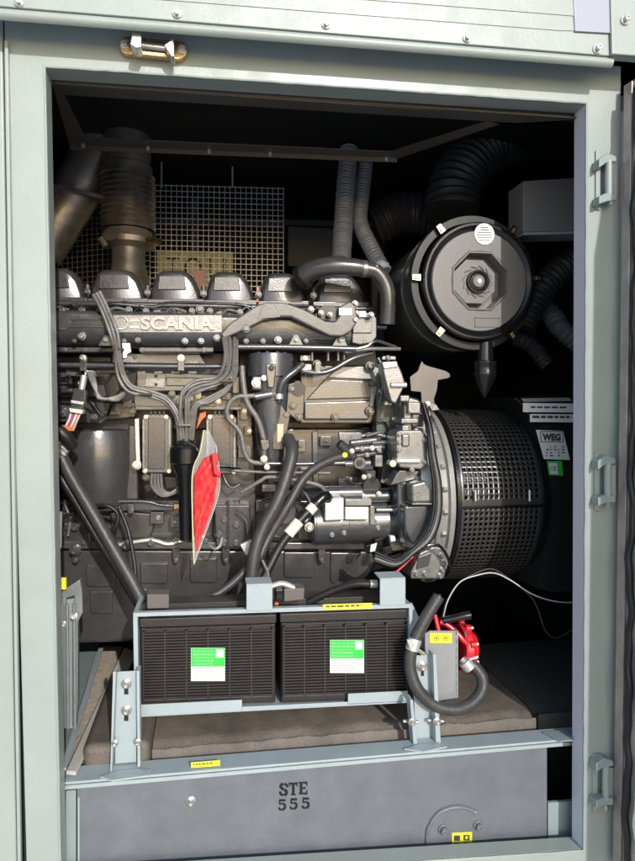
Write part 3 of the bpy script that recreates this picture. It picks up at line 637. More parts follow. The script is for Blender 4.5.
# fuel hoses round the filter
for pts, r, m in (([(303, 364, .45), (295, 371, .44), (284, 380, .435), (280, 390, .44), (279, 402, .45)], .0095, ENGL),
                  ([(268, 394, .44), (252, 396, .44), (236, 397, .44), (228, 406, .44), (228, 418, .44), (240, 432, .44), (244, 450, .44), (250, 461, .44), (262, 463.5, .44)], .0075, LOOM),
                  ([(242, 366, .45), (243, 380, .445), (247, 402, .44), (258, 420, .44), (264, 440, .44)], .0085, LOOM),
                  ([(262, 463.5, .44), (300, 464, .44), (345, 463, .44)], .0065, ENGL),
                  ([(228, 470, .45), (260, 472, .45), (330, 473, .45)], .0045, LOOM),
                  ([(242, 492, .45), (262, 480, .44), (270, 477, .44), (300, 481, .43), (322, 487, .43), (327, 500, .44)], .0065, LOOM)):
    MB().tube(pts, r, 12).build('fuel_hose', m, eng)
MB().cyl(W(255, 397, .44), W(272, 394, .44), .011, 16).build('hose_ferrule', CAST, eng)
MB().cyl(W(264, 438, .44), W(264, 456, .44), .013, 14).build('hose_ferrule', ENGL, eng)
MB().poly([(260, 440), (269, 440), (270, 447), (266, 451), (262, 450)], .425, .03).build('union', ENGL, eng, .003)
MB().cyl(W(279, 394, .44), W(279, 399, .44), .0125, 16).build('hose_ferrule', ALU, eng)
bolt(264, 459, .43, 3.6, eng, ZINC); bolt(267, 467, .43, 3, eng, ZINC)
# right side cover
rc = MB().poly([(300, 365), (374, 365), (381, 369), (384, 376), (377, 416), (371, 424), (300, 424)], .535, .06).build('side_cover', ENG, eng, .006, 3)
MB().poly([(326, 378), (340, 366), (372, 366), (374, 380)], .526, .02).build('top_pad', CAST, rc, .004, 3)
MB().poly([(306, 400), (325, 379), (374, 381), (372, 398)], .529, .02).build('mid_pad', ENGL, rc, .004, 3)
MB().poly([(304, 402), (371, 400), (369, 420), (304, 420)], .520, .03).build('lower_pad', ENGL, rc, .006, 3)
MB().poly([(371, 365), (379, 368), (379, 380), (375, 400), (372, 416), (368, 416), (371, 392), (373, 378)], .515, .03).build('edge_flange', CAST, rc, .003)
for px, py, r in ((370, 366, 5), (370, 411, 4.6), (335, 417, 4), (317, 364, 4.4), (373, 384, 3)): bolt(px, py, .512, r, rc, ENGL)
MB().tube([(302, 371, .47), (318, 373, .465), (332, 370, .465), (352, 359, .47), (372, 353, .48)], .0085, 12).build('breather_pipe', ENGL, eng)
MB().rect(301, 364, 312, 371, .46, .03).build('pipe_clip', CAST, eng, .003)
MB().rect(315, 362, 321, 374, .457, .02).build('pipe_clip', ENGL, eng, .002)
for px in (338, 344, 312, 328): MB().cyl(W(px, 361, .5), W(px, 352, .5), .006, 10).build('stud', ENGL, eng)
# lower wall detail: pale scuffed flats of the crankcase
MB().poly([(282, 428), (370, 428), (392, 440), (392, 486), (300, 490), (282, 480)], .61, .04).build('crankcase_wall', ENG, eng, .008)
MB().poly([(338, 432), (362, 432), (366, 444), (340, 446)], .605, .01).build('boss', CAST, eng, .004)
MB().poly([(338, 478), (362, 477), (368, 490), (338, 492)], .60, .02).build('boss', CAST, eng, .004)
MB().poly([(312, 432), (318, 430), (319, 485), (313, 485)], .60, .02).build('rib', ENGL, eng, .003)
# gear case / flywheel housing
cy_ = .60; cz_ = W(455, 493, cy_).z
xf1 = W(456, 493, cy_-.285).x
bell = MB().lathe((xf1, cy_, cz_), (-1, 0, 0), [(0, .27), (0, .288), (.016, .290), (.020, .278), (.046, .270), (.050, .262), (.088, .248), (.092, .13)], 96).build('flywheel_housing', mat('housing_metal', (.34, .33, .31), .38, .25, .35, 300, .1, 30, coat=.2), eng, .0015, 2, cut=35)
for i in range(12):
    a = R(100+i*14); p = Vector((xf1-.022, cy_+.275*math.cos(a), cz_+.275*math.sin(a)))
    MB().cyl(p, p-Vector((.012, 0, 0)), .009, 6).build('ring_bolt', ZINC, bell)
YOFF = -.07
MB().poly([(398, 398), (404, 395), (424, 400), (436, 430), (440, 480), (438, 560), (410, 565), (402, 540), (400, 480)], .52, .14).build('gear_case', CAST, eng, .010, 3)
MB().poly([(381, 362), (397, 361), (402, 372), (406, 384), (396, 404), (391, 402), (386, 384)], .455, .05).build('lifting_bracket', CAST, eng, .005, 3)
MB().poly([(382, 362), (397, 361), (398, 367), (384, 369)], .448, .03).build('bracket_lip', ALU, eng, .003)
MB().cyl(W(391, 385, .45), W(406, 385, .45), .008, 14).build('stud', ALU, eng)
for (a, b, c, d, y, m_) in ((400, 395, 410, 402, .46, CAST), (408, 402, 421, 414, .45, CAST), (412, 414, 424, 427, .46, ENGL), (401, 418, 419, 424, .45, CAST), (404, 405, 412, 470, .47, CAST),
                            (414, 428, 424, 446, .455, CAST), (402, 425, 410, 446, .445, CAST), (404, 478, 412, 490, .48, ENGL), (418, 405, 428, 412, .47, ALU), (424, 434, 431, 442, .46, ALU)):
    MB().rect(a, b, c, d, y, .07).build('casting_block', m_, eng, .005, 3)
pb = MB().poly([(396, 436), (399, 430), (421, 430), (428, 436), (428, 464), (421, 470), (400, 468), (396, 460)], .42, .10).build('fuel_pump', CAST, eng, .006, 3)
MB().rect(396, 458, 422, 464, .41, .05).build('pump_nose', ALU, pb, .008, 4)
MB().rect(402, 434, 410, 447, .412, .02).build('pump_boss', CAST, pb, .006, 4)
MB().pcyl(393, 463.5, .405, .44, 3.4).build('pump_plug', ZINC, pb)
MB().poly([(400, 470), (420, 471), (415, 480), (398, 484), (390, 486), (396, 474)], .44, .06).build('pump_foot', ENGL, pb, .004)
for px, py in ((399, 434), (399, 442), (399, 450), (425, 440), (425, 462), (412, 470)): bolt(px, py, .417, 2.6, pb, CAST)
YOFF = 0.0
GRN = mat('dark_green_casting', (.075, .085, .07), .4, .3, .3, 300, .2, 30)
MB().poly([(378, 372), (384, 370), (391, 400), (398, 406), (398, 470), (388, 486), (380, 482), (384, 460), (376, 440), (376, 420)], .50, .05).build('timing_plate', GRN, eng, .004)
for px, py in ((384, 385), (386, 403), (390, 403), (394, 419), (381, 391), (388, 480), (383, 481), (396, 418)): bolt(px, py, .498, 2.2, eng, ZINC)
MB().tube([(378, 422, .49), (386, 421, .485), (392, 434, .485), (394, 446, .485)], .006, 8).build('plate_rib', GRN, eng)
MB().poly([(374, 426), (388, 424), (396, 448), (386, 452), (380, 440)], .51, .04).build('plate_web', GRN, eng, .003)
# control valve cluster
vc = [((339, 443), (354, 457), .014, ENG), ((350, 443), (376, 440), .010, CAST), ((354, 449), (384, 447), .010, CAST), ((356, 456), (382, 452), .008, ENGL), ((344, 464), (370, 463), .011, CAST), ((372, 443), (392, 442), .007, CAST), ((360, 468), (372, 468), .009, ENGL), ((330, 463), (346, 463), .0085, ENGL), ((366, 436), (380, 432), .005, CAST)]
for a, b, r, m_ in vc: MB().cyl(W(a[0], a[1], .44), W(b[0], b[1], .45), r, 16).build('valve_body', m_, eng, .0015)
MB().pcyl(360, 463, .425, .46, 6).build('valve_cap', ENGL, eng); MB().pcyl(360, 463, .42, .43, 3.2).build('valve_hole', ENGD, eng)
MB().rect(375, 455, 383, 467, .43, .03).build('solenoid', CAST, eng, .003)
MB().pcyl(345, 455, .43, .44, 2.6).build('yellow_plug', YEL, eng)
for px, py in ((352, 451), (362, 449), (367, 455), (372, 448), (379, 450), (364, 477), (369, 476)): bolt(px, py, .432, 2.8, eng, random.choice([ZINC, CAST]))
MB().pcyl(372, 486, .47, .52, 9).build('vibration_boss', ENGD, eng)
MB().tube([(362, 436, .46), (375, 434, .455), (390, 438, .46)], .006, 10).build('fuel_pipe', CAST, eng)
# starter motor
sm = thing('starter_motor', W(350, 530, .45), 'silver grey starter motor low on the right side of the engine', 'starter motor')
def xc(px0, px1, py, y, r, m_, nm, seg=32, bev=.002, k=1): return MB().cyl(W(px0, py, y), W(px1, W2(py, px0, px1, y), y), r, seg, r*k).build(nm, m_, sm, bev)
def W2(py, a, b, y):
    z = W(a, py, y).z; lo, hi = py-30, py+30
    for _ in range(30):
        m_ = (lo+hi)/2
        if W(b, m_, y).z > z: lo = m_
        else: hi = m_
    return lo
xc(311, 385, 523, .49, .066, ENGL, 'yoke', 48)
xc(313, 345, 523, .49, .068, ENGL, 'yoke_band', 48)
xc(383, 392, 523, .49, .060, ENG, 'drive_end', 48)
xc(390, 412, 526, .50, .052, CAST, 'nose_housing', 40)
xc(322, 361, 493.5, .465, .022, ENGL, 'solenoid_rear', 32)
xc(360, 389, 496.5, .465, .020, ENGL, 'solenoid', 32)
xc(360, 363, 496, .465, .025, CAST, 'solenoid_band', 32)
MB().poly([(325, 499), (344, 498), (344, 520), (325, 521)], .402, .05).build('terminal_cover', ALU, sm, .003, 3)
MB().poly([(345, 507), (369, 507), (369, 520), (345, 520)], .404, .05).build('terminal_cover', ALU, sm, .003, 3)
MB().poly([(345, 499), (372, 499), (372, 506), (345, 506)], .41, .05).build('cover_step', CAST, sm, .003)
MB().rect(370, 506, 375, 525, .415, .05).build('flange', CAST, sm, .002)
MB().poly([(388, 505), (402, 505), (406, 550), (392, 552), (388, 540)], .45, .06).build('mount_flange', CAST, sm, .004)
MB().rect(398, 490, 404, 512, .46, .05).build('mount_lug', ENGL, sm, .003)
for px, py in ((344, 533), (378, 528), (396, 512), (332, 535), (371, 509), (374, 521)): bolt(px, py, .425, 2.8, sm, CAST)
for px, py, r in ((379, 494, 3), (309, 527, 5), (305, 519, 3.4)): bolt(px, py, .44, r, sm, ZINC)
MB().cyl(W(376, 510, .43), W(394, 510, .43), .007, 10).build('stud', CAST, sm)
# bell housing flats behind starter
MB().poly([(397, 476), (412, 472), (424, 478), (426, 540), (418, 552), (402, 548), (398, 520)], .385, .12).build('housing_web', ENGL, eng, .008, 3)
for b_ in (482, 512, 540): bolt(403, b_, .384, 3, eng, CAST)
YOFF = -.15
MB().poly([(411, 484), (426, 480), (432, 490), (432, 503), (412, 504)], .47, .05).build('housing_pad', CAST, eng, .010, 4)
MB().poly([(404, 505), (434, 504), (436, 540), (412, 545), (404, 530)], .49, .05).build('housing_pad', ENGL, eng, .010, 4)
MB().rect(412, 503, 436, 505, .465, .05).build('rib', CAST, eng, .002)
YOFF = 0.0
# oil pan
op = MB().poly([(20, 548), (366, 550), (376, 553), (378, 560), (372, 572), (362, 585), (340, 592), (300, 596), (240, 600), (205, 614), (190, 640), (20, 646)], .575, .35).build('oil_pan', ENG, eng, .018, 4)
MB().poly([(20, 541), (384, 543), (384, 550), (20, 549)], .545, .35).build('pan_flange', ENGL, op, .004)
MB().rect(20, 537, 300, 541, .565, .1).build('gasket_face', ENGD, op, .001)
for a, b, t_, bt in ((86, 116, 565, 587), (90, 113, 591, 614), (140, 168, 563, 584), (190, 217, 558, 583), (284, 315, 552, 578)):
    MB().poly([(a, t_), (b, t_), (b, bt-2), (b-2, bt), (a+2, bt), (a, bt-2)], .566, .02).build('embossed_pad', ENG, op, .006, 4)
MB().poly([(330, 552), (362, 552), (356, 562), (334, 585), (330, 582)], .568, .02).build('embossed_pad', ENG, op, .007, 4)
for px in (75, 176, 226, 272, 322):
    q = MB().poly([(px-4, 549), (px+4, 549), (px+3.4, 561), (px, 565), (px-3.4, 561)], .548, .04).build('pan_boss', ENG, op, .003); bolt(px, 561, .547, 2.4, q, ENGL)
for px, py, r in ((75, 550, 5.6), (75, 527, 4.6), (104, 525, 3), (126, 545, 5.2), (151, 542, 5), (176, 541, 4), (206, 541, 3), (83, 543, 2.4)): bolt(px, py, .543, r, op, ENGL)
MB().tube([(118, 545, .54), (150, 540, .535), (168, 544, .535), (185, 540, .54), (205, 536, .54)], .0062, 10).build('pan_pipe', ALU, eng)
MB().poly([(60, 512), (88, 512), (92, 546), (60, 547)], .55, .05).build('mount_pad', ENG, eng, .006)
MB().poly([(110, 512), (135, 512), (158, 514), (150, 540), (112, 540)], .57, .05).build('crankcase_rib', ENG, eng, .006)
# rear foot casting
ft = MB().poly([(411, 572), (420, 553), (433, 547), (446, 548), (450, 560), (444, 579), (411, 579)], .345, .14).build('engine_foot', CAST, eng, .004)
MB().poly([(418, 557), (432, 552), (429, 566), (416, 570)], .342, .02).build('foot_recess', ENG, ft, .003)
for px, py in ((441, 556), (443, 563), (442, 570), (440, 576), (416, 574), (425, 574)): bolt(px, py, .343, 3, ft, CAST)
# ---------------------------------------------- charge pipe over the head
cp = thing('charge_air_pipe', W(350, 270, .5), 'thick brown grey pipe elbowed over the right end of the engine head', 'pipe')
MB().tube([(300, 279, .53), (312, 271, .50), (330, 266.5, .47), (352, 267, .46), (366, 269, .46)], .0335, 24, taper=.72).build('rear_run', EXH if False else ENG, cp)
MB().tube([(364, 269, .46), (376, 272, .46), (385, 284, .46), (388.5, 300, .46), (387, 324, .47)], .024, 22).build('front_bend', ENG, cp)
MB().tube([(301, 278.5, .53), (306, 275, .515)], .038, 22).build('cuff', ENGD, cp)
MB().cyl(W(362, 268.8, .46), W(366, 269.2, .46), .0262, 22).build('weld_collar', CAST, cp)
MB().cyl(W(372, 268, .452), W(378, 266, .44), .005, 8).build('nipple', ALU, cp)
# flexible conduits
for pts, r, lab in (([(349, 150, .78), (346, 185, .74), (344, 215, .70), (341, 262, .62)], .030, 'straight grey ribbed conduit rising behind the pipe elbow'),
                    ([(366, 162, .80), (362, 195, .76), (360, 222, .70), (372, 250, .62), (384, 272, .58)], .025, 'curved grey ribbed conduit bending right beside the straight one')):
    tag(MB().tube(pts, r, 20, .0028, corr=(.0125, .10)).build('ribbed_conduit', COND), lab, 'conduit', 'grey ribbed conduits')
# ---------------------------------------------- exhaust
ex = thing('exhaust_stack', W(128, 270, .85), 'brown steel exhaust stack with bellows rising behind the rocker covers', 'exhaust pipe')
ec = W(128.5, 270, .88)
k = M(128, .88)
def ez(py): return W(128, py, .88).z-ec.z
MB().lathe(ec, (0, 0, 1), [(ez(300), 24*k), (ez(262), 16*k), (ez(240), 16.5*k)], 36).build('lower_pipe', BELL, ex)
MB().lathe(ec, (0, 0, 1), [(ez(250), 17*k), (ez(246), 26*k), (ez(241), 27*k), (ez(236), 24*k), (ez(232), 23*k)], 40).build('clamp_ring', EXH, ex)
prof = []
n = 10
for i in range(n*8+1):
    t = i/(n*8); prof.append((ez(232)+(ez(178)-ez(232))*t, (24.5+2.4*math.cos(2*math.pi*n*t))*k))
MB().lathe(ec, (0, 0, 1), prof, 40, cap=False).build('bellows', BELL, ex, 0, cut=70)
MB().lathe(ec, (0, 0, 1), [(ez(178), 24.5*k), (ez(172), 24*k), (ez(168), 24*k), (ez(166), 22.5*k), (ez(80), 22.5*k)], 40).build('upper_pipe', EXH, ex, 0, cut=30)
q = MB().cyl(W(148, 240, .80), W(160, 242, .78), .012, 10).build('clamp_bolt', BRASS, ex)
MB().cyl(W(100, 238, .80), W(106, 246, .80), .010, 10).build('clamp_bolt', EXH, ex)
dk = thing('intake_duct', W(60, 200, .9), 'dark brown sheet duct slanting in behind the left doorway edge', 'duct')
MB().tube([(108, 120, .95), (85, 175, .95), (38, 252, .95)], .085, 32).build('duct_pipe', EXH, dk)
MB().poly([(40, 188), (60, 184), (106, 196), (106, 199), (60, 189), (40, 194)], .84, .02).build('duct_seam', EXH, dk)
# ---------------------------------------------- wire mesh guard, sign behind it
mg = thing('wire_mesh_guard', W(220, 285, 1.08), 'galvanised square wire mesh panel hanging behind the exhaust stack', 'mesh guard')
b = MB(); mx0, mx1, mt, mbt = 150, 283.5, 185, 300
nv, nh = 25, 21
for i in range(nv+1):
    x = mx0+(mx1-mx0)*i/nv; b.poly([(x-.36, mt+(x-mx0)*.03-1.5), (x+.36, mt+(x-mx0)*.03-1.5), (x+.36, mbt), (x-.36, mbt)], 1.10, .0025)
for j in range(nh+1):
    y = mt+(mbt-mt)*j/nh; b.poly([(mx0, y-.36), (mx1, y-.36+3.5), (mx1, y+.36+3.5), (mx0, y+.36)], 1.097, .0025)
b.build('front_mesh', GALV, mg)
b = MB()
P0, P1 = W(150, 240, 1.10), Vector((W(60, 240, .9).x-.25, 1.40, 0))
for i in range(26):
    t = i/25; x = P0.x+(P1.x-P0.x)*t; y = P0.y+(P1.y-P0.y)*t
    b.box(x-.0013, x+.0013, y, y+.0026, W(150, 310, 1.1).z, W(150, 195, 1.1).z)
for j in range(22):
    z = W(150, 310, 1.1).z+(W(150, 195, 1.1).z-W(150, 310, 1.1).z)*j/21
    b.worldpoly([(P0.x, P0.y, z), (P1.x, P1.y, z), (P1.x, P1.y, z+.0026), (P0.x, P0.y, z+.0026)], (0, .0026, 0))
b.build('side_mesh', GALV, mg)
for px in (161.5, 232.5): MB().cyl(W(px, 188, 1.09), W(px, 150, 1.09), .0035, 8).build('hanging_rod', GALV, mg)
sg = thing('letter_sign', W(190, 300, 1.2), 'cream sign with black letters glimpsed through the wire mesh', 'sign')
MB().poly([(157, 250), (233, 252), (233, 310), (157, 310)], 1.20, .004).build('sign_board', CREAM, sg)
text('T', 165, 257, 179, 277, 1.199, .002, PRINT, sg, 'letter'); text('O', 184, 257, 202, 279, 1.199, .002, PRINT, sg, 'letter'); text('U', 208, 257.5, 226, 281, 1.199, .002, PRINT, sg, 'letter')
MB().poly([(190, 270.5), (206, 270), (205, 277), (201, 292), (198, 292), (196, 280)], .90, .01).build('p', PINK).name = 'pink_spacer'
tag(bpy.data.objects['pink_spacer'], 'small pink plastic wedge between the third and fourth rocker covers', 'spacer')
MB().poly([(256.5, 287), (258.5, 287), (258.5, 302), (256.5, 302)], .59, .01).build('p', ORNG, eng).name = 'orange_clip'
# ---------------------------------------------- air cleaner
ac = thing('air_cleaner', W(480, 281, .5), 'round black air cleaner canister with octagonal recess in its end cover', 'air cleaner')
C0 = W(480, 281, .32); k = M(480, .32)
axis = Vector((-.03, 1, .0)).normalized()
MB().lathe(C0+Vector((-.004, .03, 0)), axis, [(0, 60*k), (0, 67*k), (.02, 68*k), (.03, 65*k)], 64, cap=False).build('canister_flange', SATB, ac, 0, cut=35)
MB().lathe(C0+Vector((-.004, .03, 0)), axis, [(.028, 64*k), (.10, 64*k), (.105, 65.5*k), (.115, 65.5*k), (.12, 64*k), (.36, 64*k), (.42, 60*k), (.46, 50*k), (.47, 0)], 64, cap=False).build('canister', mat('canister_gloss', (.10, .095, .09), .28, .2, .15, 120, .2, 12, coat=.6), ac, 0, cut=35)  # body colour raised above the flange's black to imitate reflected light
MB().lathe(C0, (0, 1, 0), [(.012, 50*k), (.003, 49.6*k), (.001, 49*k), (.001, 30*k), (.003, 29.7*k)], 72, cap=False).build('end_cover', mat('grey_cover_plastic', (.145, .135, .128), .42, 0, .25, 300, coat=.1), ac, 0, cut=40)
COVM = bpy.data.materials['grey_cover_plastic']
MB().lathe(C0, (0, 1, 0), [(.03, 59*k), (.004, 58.5*k), (.0, 57*k), (.0, 55*k), (.006, 53.5*k), (.009, 50*k), (.013, 49*k)], 72, cap=False).build('cover_rim', BLKP, ac, 0, cut=40)
# octagonal recess
ob = MB()
def octa(r, y, cx=0): return [C0+Vector((r*k*math.cos(R(22.5+45*i))+cx*k, y, r*k*math.sin(R(22.5+45*i)))) for i in range(8)]
o1, o2, o3 = octa(30.5, -.003), octa(29.5, -.003), octa(28.5, .045)
o0 = octa(33, .004)
vs = [[ob.bm.verts.new(p) for p in q] for q in (o0, o1, o2, o3)]
for A, B in zip(vs, vs[1:]):
    for i in range(8): ob.bm.faces.new((A[i], A[(i+1) % 8], B[(i+1) % 8], B[i]))
ob.bm.faces.new(vs[-1])
ob.build('octagonal_rim', COVM, ac)
# raised octagonal centre, offset to the left
oc_ = MB(); A = [oc_.bm.verts.new(p) for p in octa(23.5, .012, -4)]; B = [oc_.bm.verts.new(p) for p in octa(24, .044, -4)]
oc_.bm.faces.new(A)
for i in range(8): oc_.bm.faces.new((A[i], A[(i+1) % 8], B[(i+1) % 8], B[i]))
hub = oc_.build('centre_boss', COVM, ac, .002)
CH = C0+Vector((-.003, .006, 0))
for i in range(12):
    a = R(i*30); p0 = CH+Vector((13.5*k*math.cos(a), .0045, 13.5*k*math.sin(a))); p1 = CH+Vector((16*k*math.cos(a+.45), .0045, 16*k*math.sin(a+.45)))
    MB().tube([p0, (p0+p1)/2+Vector((.0, 0, .0)), p1], .0018, 6, .01, world=True).build('swirl_rib', COVM, hub)
MB().lathe(CH+Vector((0, -.004, 0)), (0, 1, 0), [(.009, 12*k), (0, 11.5*k), (0, 10*k), (.006, 8*k), (.006, 6*k)], 32, cap=False).build('hub_ring', BLKP, hub)
MB().lathe(CH+Vector((0, -.006, 0)), (0, 1, 0), [(0, 0), (0, 5.5*k), (.004, 6.5*k), (.012, 6.5*k)], 28, cap=False).build('hub_nut', COVM, hub)
MB().lathe(CH+Vector((0, -.009, 0)), (0, 1, 0), [(0, 0), (0, 2.2*k), (.004, 2.4*k)], 12, cap=False).build('hub_stud', ZINC, hub)
lb = MB().pcyl(484.5, 234, .3185, .3205, 10.5, 36).build('round_label', WHITE, ac)
q = MB()
for i, (w, t_) in enumerate(((3.5, .8), (4, .8), (7, .6), (7.5, .6), (7, .6), (5.5, .6))):
    yy = 227+i*2.6; q.rect(484.5-w, yy, 484.5+w, yy+t_, .3178, .0004)
q.build('print', PRINT, lb)
for a, b, c, d in ((475, 317, 500, 318), (475, 326, 500, 327), (475, 317, 476, 327), (499, 317, 500, 327)): MB().rect(a, b, c, d, .3185, .004).build('moulded_frame', COVM, ac)
for ang_ in (128, 55, 178, 232, 305, 5):
    a = R(ang_); ctr = C0+Vector((64*k*math.cos(a), .01, 64*k*math.sin(a)))
    rad = Vector((math.cos(a), 0, math.sin(a))); tan = Vector((-math.sin(a), 0, math.cos(a)))
    c = MB().worldpoly([ctr-rad*.012-tan*.010, ctr+rad*.014-tan*.008, ctr+rad*.014+tan*.008, ctr-rad*.012+tan*.010], (0, .006, 0)).build('spring_latch', ZINC if ang_ in (128, 178, 232) else BLKP, ac, .001)
    MB().worldpoly([ctr-rad*.008-tan*.005+Vector((0, -.004, 0)), ctr+rad*.008-tan*.005+Vector((0, -.004, 0)), ctr+rad*.008+tan*.005+Vector((0, -.004, 0)), ctr-rad*.008+tan*.005+Vector((0, -.004, 0))], (0, .004, 0)).build('latch_tab', BRASS, c, .001)
dv = MB().lathe(W(484.5, 398, .36), (0, 0, 1), [(0, .001), (.006, .006), (.05, .028), (.066, .034), (.072, .035), (.08, .033), (.095, .033), (.102, .036), (.108, .036), (.112, .025), (.165, .023)], 32).build('dust_valve', BLKP, ac, 0, cut=30)
# big corrugated intake hoses
tag(MB().tube([(452, 215, .72), (456, 185, .74), (480, 152, .78), (520, 133, .82), (575, 118, .90), (640, 110, .95)], .092, 32, .006, corr=(.026, .06)).build('corrugated_hose', HOSE), 'fat black corrugated hose arching up right from behind the air cleaner', 'hose', 'black corrugated hoses')
tag(MB().tube([(375, 225, .95), (400, 214, .92), (430, 215, .90), (450, 225, .90)], .080, 28, .006, corr=(.024, .06)).build('corrugated_hose', HOSE), 'short black corrugated hose left behind the air cleaner', 'hose', 'black corrugated hoses')
tag(MB().tube([(520, 330, .62), (545, 285, .62), (585, 250, .62)], .046, 22, .005, corr=(.018, .08)).build('corrugated_hose', HOSE), 'black corrugated hose right beside the air cleaner running up right', 'hose', 'black corrugated hoses')
tag(MB().tube([(515, 338, .60), (530, 345, .58), (547, 365, .56)], .026, 20, .0045, corr=(.016, .10)).build('corrugated_hose', HOSE), 'thin black corrugated hose low right below the air cleaner', 'hose', 'black corrugated hoses')
tag(MB().tube([(536, 300, .7), (552, 315, .7), (560, 328, .66), (580, 345, .64)], .034, 20, .0045, corr=(.018, .09)).build('corrugated_hose', COND), 'grey corrugated hose glimpsed at the right doorway edge beside the air cleaner', 'hose')
jb = thing('grey_cabinet', W(550, 233, .40), 'grey sheet steel box high behind the right jamb', 'box')
MB().poly([(523, 181), (600, 176), (600, 230), (523, 232)], .42, .10).build('shell', mat('cabinet_grey', (.30, .30, .32), .33, 0, .9, 150, coat=.3), jb, .002)
MB().poly([(523, 232.5), (600, 230.5), (600, 233), (523, 235)], .422, .09).build('lower_lip', LAV, jb)
# air cleaner cradle bracket
br = thing('support_bracket', W(430, 400, .47), 'flat pale metal plate bracket under the air cleaner', 'bracket')
MB().poly([(422, 361), (424, 364), (428, 366), (446, 371), (450, 374), (450, 377), (447, 378.5), (438, 380), (437, 390), (434, 399), (435, 407), (424, 408), (422, 405), (421, 392), (411, 391), (410, 377), (418, 371), (420, 365)], .43, .006).build('plate', mat('bracket_plate', (.15, .138, .125), .4, .5, .2, 300, .1, 20), br, .001)
bolt(428, 404, .428, 3, br, ZINC)
MB().poly([(428, 404), (436, 404), (440, 410), (432, 411)], .42, .03).build('foot', CAST, br, .002)
MB().cyl(W(429, 408, .44), W(429, 416, .44), .006, 10).build('stud', CAST, br)
# ================================================================== ALTERNATOR
alt = thing('alternator', (.9, .66, .5), 'black drum alternator with square perforated guard and maker labels', 'alternator')
gx0, gx1 = W(459, 493, cy_-.285).x, W(545, 493, cy_-.285).x
gr = .283
g = MB(); nu, nv_ = 17, 66
aa0, aa1 = 70, 290                # open the band over the visible side (angles about the x axis)
def gp(u, a, r): return Vector((gx0+(gx1-gx0)*u, cy_+r*math.cos(R(a)), cz_+r*math.sin(R(a))))
hole = .60
gg = {}
def gv(u, a):
    key = (round(u, 5), round(a, 4))
    if key not in gg: gg[key] = g.bm.verts.new(gp(u, a, gr))
    return gg[key]
for i in range(nu):
    for j in range(nv_):
        u0, u1 = i/nu, (i+1)/nu; a0, a1 = aa0+(aa1-aa0)*j/nv_, aa0+(aa1-aa0)*(j+1)/nv_
        if i in (0, nu-1) or j % 33 == 32:
            g.bm.faces.new((gv(u0, a0), gv(u1, a0), gv(u1, a1), gv(u0, a1))); continue
        m_ = (1-hole)/2; du, da = u1-u0, a1-a0
        I = [gv(u0+du*m_, a0+da*m_), gv(u1-du*m_, a0+da*m_), gv(u1-du*m_, a1-da*m_), gv(u0+du*m_, a1-da*m_)]
        O = [gv(u0, a0), gv(u1, a0), gv(u1, a1), gv(u0, a1)]
        for q in range(4): g.bm.faces.new((O[q], O[(q+1) % 4], I[(q+1) % 4], I[q]))
go = g.build('perforated_guard', mat('guard_black', (.06, .058, .055), .28, .3, .2, 300, coat=.4), alt, 0, cut=80)
sd = go.modifiers.new('thick', 'SOLIDIFY'); sd.thickness = .003; sd.offset = -1
MB().lathe((gx0-.004, cy_, cz_), (1, 0, 0), [(0, .27), (0, .290), (.012, .290), (.014, .284)], 96, cap=False).build('guard_ring', BLKP, alt)
MB().lathe((gx1-.008, cy_, cz_), (1, 0, 0), [(0, .284), (.002, .293), (.014, .293), (.016, .25)], 96, cap=False).build('guard_ring', BLKP, alt)
MB().lathe((gx0, cy_, cz_), (1, 0, 0), [(0, .20), (.02, .225), (gx1-gx0, .225)], 64).build('rotor_fan', mat('fan_grey', (.08, .08, .08), .4, .4), alt)
for i in range(20):
    a = R(90+i*9.5)
    MB().box(gx0+.03, gx1-.02, -.003, .003, .205, .255).build('fan_vane', BLKP, alt)
    o = bpy.data.objects[-1] if False else scn.collection.objects[-1]
    o.rotation_euler = (a+math.pi/2+math.pi, 0, 0)
    loc = Vector((gx0+.5*(gx1-gx0+.01), cy_-math.sin(a)*0, cz_)); 
    rr = .228; p = Vector(((gx0+gx1+.01)/2, cy_+rr*math.cos(a), cz_+rr*math.sin(a)))
    o.location = p-Vector(alt['_w'])
sj = MB(); zg = None
sj.lathe((gx0, cy_, cz_), (1, 0, 0), [(0, .287), (gx1-gx0, .287)], 2, cap=False, a0=0, a1=1)
sj.bm.clear()
p0, p1 = gp(0, 181, .2855), gp(1, 181, .2855)
sj.worldpoly([p0+Vector((0, 0, -.004)), p1+Vector((0, 0, -.004)), p1+Vector((0, 0, .004)), p0+Vector((0, 0, .004))], (0, -.004, 0)); sj.build('guard_seam', BLKP, alt, .001)
for px in (475.5, 529.5): MB().cyl(W(px, 490, cy_-.294), W(px, 501, cy_-.294), .0035, 8).build('seam_latch', ALU, alt)
MB().lathe((gx1+.004, cy_, cz_), (1, 0, 0), [(0, .262), (.0, .275), (.01, .28), (.5, .28), (.5, .1)], 72).build('stator_frame', BLKP, alt)
hb = MB().poly([(520, 397), (600, 392), (600, 590), (552, 592), (536, 588), (546, 560), (552, 530), (553.5, 500), (552, 470), (546, 440), (536, 412)], .314, .40).build('frame_housing', SATB, alt, 0)
MB().poly([(514, 398), (600, 392), (600, 425), (533, 424), (525, 408)], .306, .12).build('terminal_box', BLKP, alt, .004)
